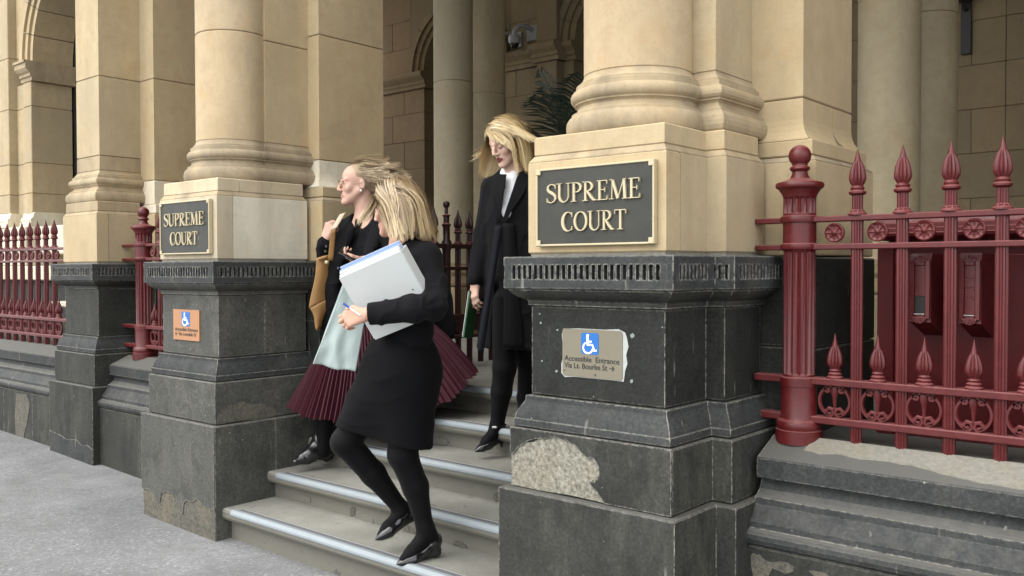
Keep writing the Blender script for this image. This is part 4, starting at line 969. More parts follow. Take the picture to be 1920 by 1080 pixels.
        me = bpy.data.meshes.new('mesh'); me.vertices.add(len(V)); me.vertices.foreach_set('co', V.ravel())
        me.loops.add(len(Fq)*4); me.loops.foreach_set('vertex_index', Fq.ravel()); me.polygons.add(len(Fq))
        me.polygons.foreach_set('loop_start', np.arange(len(Fq))*4); me.polygons.foreach_set('use_smooth', np.ones(len(Fq), bool))
        tags = {p[4] for p in s.p}
        if len(tags) > 1:
            fc = V[Fq].mean(1); tg = s.ev(fc, None, True)[1]; me.polygons.foreach_set('material_index', np.where(tg == 2, 1, 0) if 1 in tags else tg)
        me.update(); me.validate()
        if 1 in tags:      # lips: how close each point of the face is to the lip shapes
            lw = np.zeros(len(V)); pr_ = [p for p in s.p if p[4] == 1 and not p[5]]; c0 = np.min([p[1] for p in pr_], 0)-.03; c1 = np.max([p[2] for p in pr_], 0)+.03
            idx = np.nonzero(((V > c0) & (V < c1)).all(1))[0]; d = np.min([p[0](V[idx]) for p in pr_], 0); lw[idx] = np.clip(.5-(d-.0022)/.0032, 0, 1)
            at = me.color_attributes.new('lip', 'FLOAT_COLOR', 'POINT'); at.data.foreach_set('color', np.repeat(lw, 4).astype(np.float32))
        return me
def nrm(v): v = np.array(v, float); return v/np.linalg.norm(v)
def frame(fwd, up=(0, 0, 1), tilt=0.0):
    f = nrm(fwd); l = nrm(np.cross(up, f)); u = np.cross(f, l)
    if tilt: l, u = math.cos(tilt)*l+math.sin(tilt)*u, -math.sin(tilt)*l+math.cos(tilt)*u
    return np.stack([l, f, u], 1)          # columns: own left, forward, up
def head(b, c, Rm, sc=1.0, skin=0, lips=1, lipsc=1.0):
    T = lambda p: np.array(c)+Rm@(np.array(p)*sc); q = lambda r: np.array(r)*sc
    b.ell(T((0, -.018, .034)), q((.073, .092, .082)), Rm, .02, skin); b.ell(T((0, .030, .040)), q((.062, .058, .060)), Rm, .02, skin)
    b.ell(T((0, .034, -.032)), q((.050, .056, .076)), Rm, .02, skin)
    for s in (-1, 1):
        b.cone(T((s*.046, .005, -.038)), T((s*.012, .070, -.092)), .021*sc, .016*sc, .02, skin)
        b.ell(T((s*.040, .060, -.022)), q((.022, .020, .022)), Rm, .018, skin)
        b.cone(T((s*.012, .088, .021)), T((s*.044, .072, .024)), .008*sc, .007*sc, .012, skin)
        b.ell(T((s*.032, .096, .006)), q((.016, .014, .010)), Rm, .008, skin, True)
        b.ell(T((s*.031, .072, .005)), q((.0155, .0145, .0125)), Rm, .003, skin)
        b.ell(T((s*.076, -.012, -.006)), q((.008, .016, .027)), Rm, .006, skin); b.ell(T((s*.083, -.006, -.002)), q((.005, .009, .016)), Rm, .004, skin, True)
        b.ell(T((s*.0105, .098, -.032)), q((.0085, .010, .007)), Rm, .006, skin)
    b.chain([T((0, .086, .022)), T((0, .101, -.005)), T((0, .110, -.026))], [.0075*sc, .008*sc, .0100*sc], .010, skin)
    b.ell(T((0, .080, -.094)), q((.020, .017, .017)), Rm, .014, skin)
    b.ell(T((0, .076, -.062)), q((.026, .018, .020)), Rm, .012, skin)
    for x0, x1, z0, z1, r in ((-.021, -.004, -.0605, -.0555, .0058), (.021, .004, -.0605, -.0555, .0058), (-.019, 0, -.0645, -.069, .0066), (.019, 0, -.0645, -.069, .0066)):
        b.cone(T((x0, .086, z0)), T((x1, .0945, z1)), r*.55*sc*lipsc, r*sc*lipsc, .004, lips)
    b.cone(T((-.016, .1005, -.0632)), T((.016, .1005, -.0632)), .0014*sc, .0014*sc, .002, lips, True)
def face_parts(parent, c, Rm, sc, brow, closed=False, mats=None):
    T = lambda p: tuple(np.array(c)+Rm@(np.array(p)*sc))
    for s in (-1, 1):
        mb = MB(); mb.tube([T((s*(.013+.032*i/6), .0915-.020*(i/6)**1.6, .0255+.006*math.sin(2.4*i/6))) for i in range(7)], [.0016, .0026, .003, .003, .0026, .002, .001], 6); mb.ob('eyebrow', brow, parent)
        e = MB()
        zz = -.002 if closed else .0095
        e.tube([T((s*(.0165+.029*i/8), .0865-.0005-.012*((i-3.2)/5)**2, zz+(.0035 if not closed else -.004)*math.sin(math.pi*i/8))) for i in range(9)], [.0007, .0012, .0016, .0017, .0018, .0018, .0017, .0013, .0007], 6)
        e.ob('eyelashes', M['lash'], parent)
        if not closed:
            mb = MB(); mb.lathe([(.0075, 0), (.0075, .0012), (.004, .0022), (.0005, .0026)], 0, 0, 14); X = np.eye(4); X[:3, :3] = Rm@np.array([[1, 0, 0], [0, 0, 1], [0, -1, 0]]); X[:3, 3] = T((s*.031, .0862, .004))
            mb.xf(Matrix(X.tolist()) @ Matrix.Diagonal((1.25, .66, 1, 1))).ob('eye', M['eye'], parent)
def hand(b, wrist, d, n, curl, sc=1.0, side=1, tag=0, spread=.06, thumb=(.55, .5, -.2), tcurl=.5):
    """d: wrist to knuckles, n: out of the palm, side: +1 thumb towards d x n"""
    w_, d, n = np.array(wrist, float), nrm(d), nrm(n); n = nrm(n-d*(n@d)); s_ = np.cross(d, n)*side; k = .006
    b.cone(w_-d*.03, w_+d*.012, .0265*sc, .025*sc, .01, tag, False, (n, .72))
    for i, (off, L, r) in enumerate(((.028, .082, .0082), (.009, .088, .0086), (-.010, .083, .0082), (-.027, .068, .0072))):
        kn = w_+d*(.088-.006*abs(i-1))*sc+s_*off*sc-n*.004; b.cone(w_+d*.015*sc+s_*off*.55*sc, kn, .0145*sc, .0105*sc, .012, tag)
        c = curl[i] if isinstance(curl, (list, tuple)) else curl; a = 0; p = kn; base = nrm(d+s_*spread*(1-i))
        for j, (fr, ca) in enumerate(((.46, .95), (.31, 1.15), (.23, .7))):
            a += c*ca; q = p+(base*math.cos(a)+n*math.sin(a))*L*fr*sc; b.cone(p, q, r*(1-.07*j)*sc, r*(.95-.10*j)*sc, k if j else .008, tag); p = q
    t0 = w_+d*.022*sc+s_*.020*sc+n*.006; t1 = t0+nrm(s_*thumb[0]+d*thumb[1]+n*.25)*.042*sc; t2 = t1+nrm(s_*thumb[0]*(1-tcurl)+d*(thumb[1]+.3)+n*(.2+tcurl*.5))*.032*sc; t3 = t2+nrm(s_*(-tcurl*.6)+d*.8+n*(.1+tcurl*.6))*.025*sc
    b.cone(t0, t1, .015*sc, .0105*sc, .01, tag); b.cone(t1, t2, .0105*sc, .0092*sc, .005, tag); b.cone(t2, t3, .0092*sc, .0072*sc, .005, tag)
def ribbons(strands, name, mat, parent, w0=.0032, outward=None):
    """flat hair locks: strands = list of (points, width scale, tone)"""
    V = []; Fc = []; cols = []
    for pts, ws, tone in strands:
        P = np.array(pts); n = len(P); t = np.gradient(P, axis=0); t /= np.linalg.norm(t, axis=1)[:, None]+1e-9
        o = P-outward; sd_ = np.cross(t, o); sd_ /= np.linalg.norm(sd_, axis=1)[:, None]+1e-9; up = np.cross(sd_, t); b0 = len(V)
        for i in range(n):
            s = i/(n-1); w_ = w0*ws*(1-.75*s**4)*.5
            V += [P[i]-sd_[i]*w_, P[i]+up[i]*w_*.16, P[i]+sd_[i]*w_]; cols += [(tone, s, 0, 1)]*3
        for i in range(n-1):
            a = b0+3*i; Fc += [(a, a+1, a+4, a+3), (a+1, a+2, a+5, a+4)]
    me = mesh(V, Fc, True); at = me.color_attributes.new('tone', 'FLOAT_COLOR', 'POINT'); at.data.foreach_set('color', np.array(cols, np.float32).ravel())
    return link(name, me, mat, parent)
def hair_mat(name, dark, mid, light, root):
    t = NT(name); a = t.n('VertexColor', layer_name='tone'); x = t.n('SeparateColor'); t.l(a.outputs['Color'], x.inputs[0])
    c = t.ramp(x.outputs[0], [(0, dark), (.45, mid), (1, light)]); c = t.mix(t.ramp(x.outputs[1], [(.0, .75), (.35, 0)]), c, root); c = t.mix(t.ramp(x.outputs[1], [(.72, 0), (1, .55)]), c, tuple(min(.92, q*1.12) for q in light))
    t.set(c, .34, 0, .5); t.b.inputs['Anisotropic'].default_value = .4; return t.m
def cloth(name, col, rough=.85, sheen=.0, weave=500, amt=.12, bump=.15, spec=.12):
    t = NT(name); f = t.noise(weave, 2, .6); g = t.noise(6, 4)
    c = t.mix(f, tuple(x*(1-amt) for x in col), tuple(x*(1+amt) for x in col)); c = t.mix(t.ramp(g, [(.3, .25), (.7, 0)]), c, tuple(x*.7 for x in col))
    t.set(c, rough, 0, spec); t.b.inputs['Sheen Weight'].default_value = sheen; t.b.inputs['Sheen Roughness'].default_value = .5; t.bump(f, bump, .002); return t.m
def skin_mat(name, col, lip):
    t = NT(name); f = t.noise(38, 4); g = t.noise(9, 3)
    c = t.mix(t.ramp(f, [(.35, 0), (.7, .15)]), col, (col[0]*.95, col[1]*.82, col[2]*.78)); c = t.mix(t.ramp(g, [(.45, 0), (.75, .12)]), c, (col[0]*1.0, col[1]*.72, col[2]*.66))
    va = t.n('VertexColor', layer_name='lip'); c = t.mix(va.outputs['Color'], c, lip)
    t.set(c, .58, 0, .3); t.b.inputs['Subsurface Weight'].default_value = .12; t.b.inputs['Subsurface Radius'].default_value = (.012, .005, .003); t.b.inputs['Subsurface Scale'].default_value = .5
    t.bump(t.noise(300, 3), .08, .001); return t.m
M['skin_a'] = skin_mat('skin_rosy', (.50, .285, .205), (.36, .15, .125)); M['skin_b'] = skin_mat('skin_fair', (.50, .315, .245), (.38, .17, .145)); M['skin_c'] = skin_mat('skin_pale', (.55, .365, .285), (.13, .020, .026))
M['lip_a'] = simple('lip_rose', (.42, .16, .14), .4); M['lip_c'] = simple('lip_dark_red', (.16, .022, .03), .35)
M['lash'] = simple('eyelash', (.025, .018, .014), .6); M['eye'] = simple('iris', (.03, .035, .04), .15)
M['brow'] = simple('brow_hair', (.20, .12, .065), .7); M['brow_light'] = simple('fair_brow_hair', (.26, .17, .09), .7)
M['tights'] = cloth('black_tights', (.0026, .0023, .0030), .7, .03, 900, .2, .05)
M['wool'] = cloth('black_wool', (.0052, .0053, .0062), .9, .02); M['wool_highlit'] = cloth('highlit_black_wool', (.0072, .0078, .011), .88, .03)  # the bluish copy carries the coat's navy highlight in its colour
M['knit'] = cloth('black_knit', (.0030, .0034, .0037), .85, .01, 260, .25, .3); M['skirt_black'] = cloth('black_crepe', (.0028, .0029, .0035), .85, .012, 700, .15, .1)
M['patent'] = simple('black_patent_leather', (.008, .008, .009), .13, 0, .6); M['boot'] = simple('black_boot_leather', (.009, .009, .010), .25, 0, .8, 60, .2, .25, 90)
M['maroon'] = cloth('maroon_satin', (.043, .0034, .0108), .5, .04, 300, .12, .08, .3); M['blouse'] = cloth('white_blouse', (.74, .75, .77), .8, 0, 300, .03, .1)
M['mint'] = cloth('pale_mint_cotton', (.34, .40, .385), .85, 0, 350, .05, .15); M['tan_leather'] = simple('tan_leather', (.25, .135, .045), .5, 0, .4, 22, .25, .15, 160)
M['cream_strap'] = simple('cream_strap', (.42, .34, .25), .6); M['binder'] = simple('binder_board', (.50, .525, .52), .32, 0, .5, 7, .04, .05, 30); M['paper'] = simple('white_paper', (.6, .6, .6), .8); M['paper_blue'] = simple('pale_blue_paper', (.29, .38, .58), .8)
M['phone'] = simple('black_phone', (.01, .01, .011), .25); M['pen_blue'] = simple('blue_pen_cap', (.02, .05, .35), .35); M['pearl'] = simple('pearl', (.8, .78, .72), .2); M['gold_wire'] = simple('spectacle_wire', (.45, .36, .22), .3, .8)
M['green_folder'] = simple('dark_green_folder', (.016, .062, .022), .45); M['metal'] = simple('bright_buckle', (.75, .75, .73), .25, .9)
hg = NT('spectacle_glass'); hg.t.nodes.remove(hg.b); gg = hg.n('BsdfGlossy'); gg.inputs['Roughness'].default_value = .05; tr = hg.n('BsdfTransparent'); mx = hg.n('MixShader'); mx.inputs[0].default_value = .10
hg.l(tr.outputs[0], mx.inputs[1]); hg.l(gg.outputs[0], mx.inputs[2]); hg.l(mx.outputs[0], hg.o.inputs[0]); M['glass'] = hg.m
M['hair_a'] = hair_mat('dark_blonde_hair', (.11, .07, .034), (.27, .19, .10), (.58, .45, .27), (.13, .085, .048))
M['hair_b'] = hair_mat('fair_brown_hair', (.20, .135, .075), (.38, .28, .165), (.62, .50, .33), (.24, .17, .10))
M['hair_c'] = hair_mat('light_blonde_hair', (.30, .20, .085), (.56, .42, .21), (.80, .68, .43), (.38, .27, .14))
# ------------------------------------------------------------------ people
PROT = R_(40.52)
def person(loc, label):
    return thing('person', label, 'person', loc, PROT)
def hair_paths(c, Rm, sc, guides, kids, wind, flare, gravity=1.0, layer=.10, seed=1, clump=.55, wob=.006, step=.015, hem=None, part=0.0, back=.35, face=True, lat=1.0):
    """guides: list of (direction on the skull in head axes, length, extra push in local axes); locks leave the parting sideways and keep clear of the face"""
    rs = np.random.RandomState(seed); cc = np.array(c)+Rm@(np.array((0, -.015, .034))*sc); rad = np.array((.081, .102, .094))*sc
    out = []; wind = np.array(wind, float)
    for v, L, push in guides:
        v = nrm(v); p = cc+Rm@(v*rad); d = None; path = [p]; n = max(4, int(L/step)); lay = 1.03+layer*rs.rand(); push = np.array(push, float); hz = None if hem is None else hem+.012*rs.randn()
        sgn = 1.0 if v[0] > part else -1.0
        for i in range(n):
            h = Rm.T@(p-cc)/rad; r = np.linalg.norm(h); nv = Rm@nrm(h/rad); g = np.array((0, 0, -1.0)); s = i/n
            fr_ = max(0.0, min(1.0, (v[1]+.45)/.5))
            aw = nrm(h)*0; tgt = np.array((sgn*lat*fr_, -back-.9*(1-fr_), -.15)); tgt = Rm@tgt; away = tgt-nv*(nv@tgt); away = away/(np.linalg.norm(away)+1e-6)
            if d is None: d = nrm(away*.9+nv*.18+push*.3)
            want = (away*1.0 if r < 1.3 and h[2] > -.05 else 0)+g*gravity*(.35+.9*s)+wind*(.25+s)+push*(.35+.65*s)+flare*s*nrm(np.array((nv[0], nv[1], 0)))
            d = nrm(d*.60+nrm(want)*.40); p = p+d*step*sc
            h = Rm.T@(p-cc)/rad; r = np.linalg.norm(h)
            if r < lay and h[2] > -1.0: p = cc+Rm@(h/r*lay*rad)
            if face:
                q = Rm.T@(p-np.array(c))/sc
                if q[1] > .035 and q[2] < .075 and abs(q[0]) < .066: q[0] = sgn*min(.066, abs(q[0])+.012); p = np.array(c)+Rm@(q*sc)
            path.append(p)
            if hz is not None and (p-np.array(c))[2] < hz: break
        if len(path) < 5: continue
        P = np.array(path)
        for _ in range(4): P[1:-1] = P[1:-1]*.4+(P[:-2]+P[2:])*.3
        t = np.linspace(0, 1, len(P))[:, None]; gt_ = .5+.27*rs.randn()
        for k in range(kids):
            o = Rm@(rs.randn(3)*.0075*sc); w1 = rs.randn(3)*wob*.6; w2 = rs.randn(3)*wob*.25; ph = rs.rand()*6
            cut = len(P)-rs.randint(0, max(1, len(P)//6))
            Q = P+o*(1-clump*t)+w1*np.sin(t*3+ph)*t+w2*np.sin(t*8+ph)*t*t
            out.append((Q[:max(4, cut)], .6+.8*rs.rand(), float(np.clip(gt_+.10*rs.randn(), 0, 1))))
    return out, cc
def guide_cloud(n, seed, keep, L, push):
    rs = np.random.RandomState(seed); g = []
    while len(g) < n:
        v = nrm(rs.randn(3))
        if keep(v): g.append((v, L(v, rs), push(v, rs)))
    return g
def lump(amp, s1, s2=0, dirs=None):
    def f(P):
        d = vnoise(P, s1)*amp
        if s2: d = d+vnoise(P+3.1, s2)*amp*.45
        return d
    return f

# ---- A: woman stepping down in front, hair over her face, binder in her arm
pa = person((-2.87, 2.74, -1.278), 'woman in black jacket and pencil skirt stepping down with a white binder')
ha = (-0.1008, -0.0200, 1.5436); Ra = frame((-.88, .42, -.16)); fba = (-.85, -.5, 0)
b = SDF()
head(b, ha, Ra, 1.0)
b.cone(np.array(ha)+Ra@np.array((0, -.02, -.06)), (-0.0809, 0.0000, 1.3703), .050, .056, .02)
b.chain([(-0.0601, -0.0000, 1.3376), (-0.0466, -0.0000, 1.2210), (-0.0802, -0.0000, 1.0224), (-0.0928, 0.0200, 0.8447)], [.09, .128, .112, .135], .03, 0, (fba, .7))
b.cone((0.0344, -0.1100, 1.3177), (-0.1621, 0.1300, 1.3109), .045, .045, .03, 0)
b.chain([(0.0353, -0.1200, 1.3130), (0.0768, -0.2650, 1.1331), (-0.1731, -0.3250, 1.0995)], [.036, .030, .025], .015, 0)
b.chain([(-0.1621, 0.1300, 1.3109), (-0.1577, 0.1600, 1.0852), (-0.1748, -0.0200, 1.1379)], [.036, .030, .025], .015, 0)
hand(b, (-0.1822, -0.3220, 1.0994), (-1, -.05, -.28), (.0, .9, -.35), [.75, .85, .95, 1.0], .98, -1, 0, .05, (.7, .6, 0), .7)
b.chain([(-0.1195, 0.0800, 0.8143), (-0.3443, 0.0600, 0.5096), (-0.2283, 0.1200, 0.3548), (-0.1120, 0.1500, 0.1912)], [.088, .062, .055, .035], .02, 2)
b.chain([(-0.1120, 0.1500, 0.1912), (-0.0951, 0.1500, 0.1667)], [.036, .033], .02, 2); b.chain([(-0.0999, 0.1500, 0.1765), (-0.1629, 0.1100, 0.1097), (-0.1915, 0.0900, 0.0842)], [.034, .028, .018], .02, 2)
b.chain([(-0.0473, -0.0500, 0.8175), (-0.0767, -0.0300, 0.4726), (-0.0247, 0.0000, 0.3251), (0.0158, 0.0100, 0.1429)], [.088, .064, .056, .036], .02, 2)
b.chain([(0.0158, 0.0100, 0.1429), (0.0471, 0.0250, 0.0815)], [.038, .034], .02, 2); b.chain([(0.0227, 0.0100, 0.1145), (-0.0396, -0.0250, 0.0404), (-0.0723, -0.0450, 0.0188)], [.036, .029, .020], .02, 2)
me = b.mesh(.004); body = link('body', me, [M['skin_a'], M['tights']], pa)
j = SDF(); fl = (fba, .74)
j.chain([(-0.0716, 0.0000, 1.3610), (-0.0418, 0.0000, 1.2396), (-0.0660, 0.0000, 1.0575), (-0.0734, 0.0000, 0.9639)], [.070, .158, .140, .152], .04, 0, fl)
j.cone((0.0371, -0.1150, 1.3244), (-0.1628, 0.1350, 1.3182), .060, .056, .05)
j.chain([(0.0381, -0.1250, 1.3220), (0.0710, -0.1700, 1.2121), (0.0768, -0.2650, 1.1331), (0.0059, -0.3350, 1.1189), (-0.1710, -0.3250, 1.0995)], [.063, .058, .055, .053, .0465], .02)
j.chain([(-0.1628, 0.1350, 1.3157), (-0.1469, 0.1700, 1.0847), (-0.1762, -0.0100, 1.1375)], [.058, .052, .044], .02)
j.cut((-0.1779, -0.3220, 1.0994), (-1, -.05, -.12)); j.cone((-0.0819, -0.0100, 1.3957), (-0.0820, -0.0100, 1.3608), .058, .060, .014, 0, True)
def folds_a(P):
    # creases gather inside the elbow and run across the sleeve
    e = np.array((0.0433, -0.2800, 1.1251)); q = P-e; r = np.sqrt((q*q).sum(1)); ang = np.arctan2(q[:, 2], q[:, 0])
    rd = 1-np.abs(vnoise(P*np.array((1, 1, .6))+2, 13)); return vnoise(P, 8)*.005-.007*rd**5+vnoise(P+5, 26)*.002+  .0026*np.sin(ang*7+vnoise(P, 9)*2.5)*np.exp(-((r-.05)/.07)**2)
link('jacket', j.mesh(.0045, folds_a, 2), M['wool'], pa)
s = SDF()
s.chain([(-0.0755, 0.0000, 1.0154), (-0.0869, 0.0100, 0.8458)], [.134, .160], .05, 0, (fba, .82))
s.chain([(-0.1084, 0.0500, 0.8296), (-0.3306, 0.0500, 0.4972)], [.150, .088], .09); s.chain([(-0.0717, -0.0200, 0.8257), (-0.0593, -0.0200, 0.4752)], [.150, .112], .09); s.cone((-0.1994, 0.0200, 0.6799), (-0.1650, 0.0200, 0.5027), .12, .09, .06)
s.cut((-0.1760, -0.0000, 0.5466), (-.21, 0, -.98), .003)
def folds_s(P):
    a = P@nrm((.30, -.1, -1.0)); m = np.exp(-((P[:, 2]-.72)/.20)**2)
    rd = 1-np.abs(np.sin(a*34+vnoise(P, 5)*3.2)); return -.0065*rd**2.2*m*(.45+.75*vnoise(P, 6))+vnoise(P, 7)*.004
link('skirt', s.mesh(.005, folds_s), M['skirt_black'], pa)
def pump(name, parent, heel, ball, tip, up, mat, wedge=None, stiletto=None, r=.034):
    q = SDF(); up = nrm(up); h, bl, tp = np.array(heel), np.array(ball), np.array(tip); ax = nrm(bl-h); up = nrm(up-ax*(up@ax)); lat = np.cross(ax, up)
    q.chain([h, h*.5+bl*.5-up*.004, bl, bl*.45+tp*.55-up*.004, tp-up*.006], [r+.002, r-.004, r+.003, .021, .006], .018, 0, (up, .74))
    q.cone(h, h+up*.012, r+.002, r-.001, .012)
    q.ell(h*.50+bl*.50+up*.034, (np.linalg.norm(bl-h)*.60+.012, r*.86, .040), np.stack([ax, lat, up], 1), .006, 0, True)
    if wedge is not None:
        wg = np.array(wedge); q.cone(h-up*.012, wg, .027, .024, .012); q.cone(wg, bl-up*.014, .022, .012, .012); q.cone(h-up*.010, bl-up*.012, .024, .014, .010)
    if stiletto is not None: q.cone(h-up*.018, np.array(stiletto), .017, .007, .012)
    return link(name, q.mesh(.0025, None, 4), mat, parent)
pump('shoe', pa, (0.0514, 0.0300, 0.0776), (-0.0374, -0.0250, 0.0169), (-0.1004, -0.0620, 0.0080), (.12, .0, 1), M['patent'], wedge=(0.0607, 0.0300, 0.0276))
pump('shoe', pa, (-0.0859, 0.1550, 0.1653), (-0.1581, 0.1100, 0.0976), (-0.2133, 0.0750, 0.0742), (-.72, -.1, .65), M['patent'], wedge=(-0.0597, 0.1600, 0.1491))
lk = lambda v: not (v[1] > .35 and v[2] < .35) and v[2] > -.35
ga = guide_cloud(150, 4, lk, lambda v, r: .42, lambda v, r: tuple(np.array((.34, -.16, 0))*max(0, v[1]+.1)*1.6+r.randn(3)*.10))
sa, cc = hair_paths(ha, Ra, .965, ga, 38, (.03, -.02, .0), .26, 1.1, .10, 11, .62, .007, hem=-.112, part=-.15, back=.5, face=False)
fr = [((.35+.5*k/16, .80-.03*k, .42-.02*k), .22, (-.42+.02*k, -.30, .0)) for k in range(6)]
sb, _ = hair_paths(ha, Ra, .965, fr, 22, (-.24, -.12, .03), .2, 1.0, .12, 12, .45, .010, hem=-.085, face=False)
ribbons(sa+sb, 'hair', M['hair_a'], pa, .0030, cc)
hb = SDF(); T = lambda p: np.array(ha)+Ra@np.array(p)
hb.ell(T((0, -.018, .034)), (.078, .095, .088), Ra, .02); hb.cone(T((0, -.035, -.03)), T((0, -.040, -.080)), .076, .076, .03); hb.cut(T((0, .055, -.02)), Ra@np.array((0, 1, -.5)), .01); hb.cut(T((0, 0, -.125)), (0, 0, -1), .01)
M['hair_base_a'] = simple('dark_blonde_hair_base', (.22, .15, .078), .6, 0, .3, 120, .35); M['hair_base_b'] = simple('fair_brown_hair_base', (.30, .22, .135), .6, 0, .3, 120, .35); M['hair_base_c'] = simple('light_blonde_hair_base', (.30, .205, .085), .6, 0, .3, 120, .3)
link('hair_base', hb.mesh(.006), M['hair_base_a'], pa)
# binder held against her with both arms
bd = thing('binder', 'white lever arch binder stuffed with blue and white papers, held in an arm', 'binder', (-2.87, 2.74, -1.278), PROT)
TL, TR_, BL = [np.array(p) for p in ((-0.3095, -0.2350, 1.2447), (-0.0811, -0.3150, 1.3394), (-0.2007, -0.1550, 0.9856))]
ex = nrm(TR_-TL); ez = nrm(TL-BL-ex*((TL-BL)@ex)); ey = nrm(np.cross(ez, ex)); BW, BH, BT = .300, .305, .068
def bput(name, x0, x1, y0, y1, z0, z1, mat, bev=.0015):
    X = np.eye(4); X[:3, 0] = ex; X[:3, 1] = ey; X[:3, 2] = ez; X[:3, 3] = TL-ez*BH
    return MB().bbox(x0, x1, y0, y1, z0, z1, bev).xf(Matrix(X.tolist())).ob(name, mat, bd)
bput('front_cover', 0, BW, 0, .003, 0, BH, M['binder']); bput('back_cover', 0, BW, BT, BT+.003, 0, BH, M['binder']); bput('spine', BW+.0005, BW+.0035, 0, BT+.003, 0, BH, M['binder'])
for k in range(9):
    y0 = .0045+k*.0068; o = [.002, .006, -.004, .009, 0, .005, -.002, .007, .003][k]
    bput('paper_sheaf', -.006+.7*abs(o), BW-.010, y0, y0+.0062, .006, BH-.006+1.2*o+.0038*k, M['paper_blue'] if k in (5, 6, 7) else M['paper'], .0006)
for x, z in ((.262, .135), (.252, .105)): bput('cover_rivet', x, x+.006, -.0012, -.0001, z, z+.005, M['black_ink'], .0004)
pn = thing('pen', 'blue capped white pen held between the fingers', 'pen', (-2.87, 2.74, -1.278), PROT)
MB().tube([(-0.2720, -0.3450, 1.1434), (-0.2483, -0.3470, 1.1264)], .0045, 8).ob('pen_cap', M['pen_blue'], pn); MB().tube([(-0.2483, -0.3470, 1.1264), (-0.2041, -0.3450, 1.0942)], .004, 8).ob('pen_barrel', M['paper'], pn)
# pale cotton tote hanging below the binder
tb = thing('tote_bag', 'pale mint cotton tote hanging below the binder in front of the maroon skirt', 'bag', (-2.87, 2.74, -1.278), PROT)
def cloth_panel(P00, P10, P01, P11, nu, nv, fn):
    V = []; Fc = []; P00, P10, P01, P11 = [np.array(p) for p in (P00, P10, P01, P11)]
    for side in (0, 1):
        for j in range(nv+1):
            for i in range(nu+1):
                u, v = i/nu, j/nv; p = (P00*(1-u)+P10*u)*(1-v)+(P01*(1-u)+P11*u)*v; V.append(tuple(p+np.array(fn(u, v, side))))
    m_ = (nu+1)*(nv+1)
    for j in range(nv):
        for i in range(nu):
            a = j*(nu+1)+i; Fc += [(a, a+1, a+nu+2, a+nu+1), (m_+a, m_+a+nu+1, m_+a+nu+2, m_+a+1)]
    ring = [j*(nu+1) for j in range(nv+1)]+[nv*(nu+1)+i for i in range(1, nu+1)]+[j*(nu+1)+nu for j in range(nv-1, -1, -1)]+[i for i in range(nu-1, 0, -1)]
    for i in range(len(ring)): a, c_ = ring[i], ring[(i+1) % len(ring)]; Fc.append((a, c_, m_+c_, m_+a))
    me = mesh(V, Fc, True); bm = bmesh.new(); bm.from_mesh(me); bmesh.ops.recalc_face_normals(bm, faces=bm.faces); bm.to_mesh(me); bm.free(); return me
def tote(u, v, side):
    w_ = math.sin(math.pi*u)*math.sin(math.pi*min(1, v*.9+.1)); q = np.array([[u*.9+.3, v*1.1, .2]])
    r = .006*math.sin(14*u-9*v+2.2*float(vnoise(q, 3)[0]))*v*math.sin(math.pi*u)+.010*float(vnoise(q, 6)[0])*v
    return (0, (-.012-.022*w_*v+r) if side == 0 else (.012+.02*w_*v), .004*math.sin(9*u)*v)
link('tote_body', cloth_panel((-0.3035, -0.1000, 1.2571), (-0.1897, -0.1000, 1.2569), (-0.4514, -0.0800, 0.8747), (-0.2689, -0.0900, 0.8411), 40, 40, tote), M['mint'], tb)
MB().tube([(-0.3036, -0.1250, 1.2188), (-0.3699, -0.1150, 1.0600), (-0.4459, -0.1050, 0.8774)], .0028, 6).ob('side_seam', M['mint'], tb)

# ---- B: woman in profile with glasses, open black jacket and pleated maroon skirt
pb = person((-4.15, 3.10, -1.128), 'woman with glasses in open black jacket and pleated maroon skirt, looking left')
hB = (0.2864, 0.0000, 1.6041); Rb = frame((-.965, -.26, -.02)); fbb = (-.55, -.83, 0)
b = SDF(); head(b, hB, Rb, 1.03, lipsc=.72)
b.cone(np.array(hB)+Rb@np.array((0, -.022, -.065)), (0.3087, 0.0200, 1.3907), .046, .050, .02)
b.chain([(0.3146, 0.0200, 1.3608), (0.3170, 0.0000, 1.2048), (0.3159, 0.0000, 1.0107), (0.3328, 0.0000, 0.8162)], [.085, .125, .110, .145], .03, 0, (fbb, .7))
b.cone((0.1732, 0.0700, 1.3513), (0.4717, -0.0800, 1.3325), .045, .045, .03, 0)
b.chain([(0.1653, 0.0800, 1.3457), (0.1035, 0.0200, 1.1366), (0.1170, -0.0700, 1.2925)], [.042, .038, .026], .015, 0); b.chain([(0.4789, -0.0900, 1.3262), (0.5089, -0.1500, 1.0863), (0.3847, -0.2600, 1.1810)], [.042, .038, .026], .015, 0)
hand(b, (0.1142, -0.0850, 1.2978), (.42, -.15, .9), (.45, .85, .1), [1.15, 1.1, 1.1, 1.1], .95, 1, 0, .03, (.4, .8, 0), .8)
hand(b, (0.3770, -0.2650, 1.1810), (-1, -.12, .06), (-.1, -.25, 1), [.55, .6, .65, .7], .95, -1, 0, .05, (.5, .8, .1), .4)
b.chain([(0.1771, 0.0300, 0.7243), (0.0908, 0.0300, 0.4077), (0.0729, 0.0200, 0.1072)], [.085, .06, .04], .02, 2); b.chain([(0.3622, -0.0000, 0.7263), (0.2352, 0.1000, 0.3974), (0.1451, 0.1800, 0.1216)], [.085, .06, .04], .02, 2)
link('body', b.mesh(.004), [M['skin_b'], M['tights']], pb)
face_parts(pb, hB, Rb, 1.03, M['brow_light'])
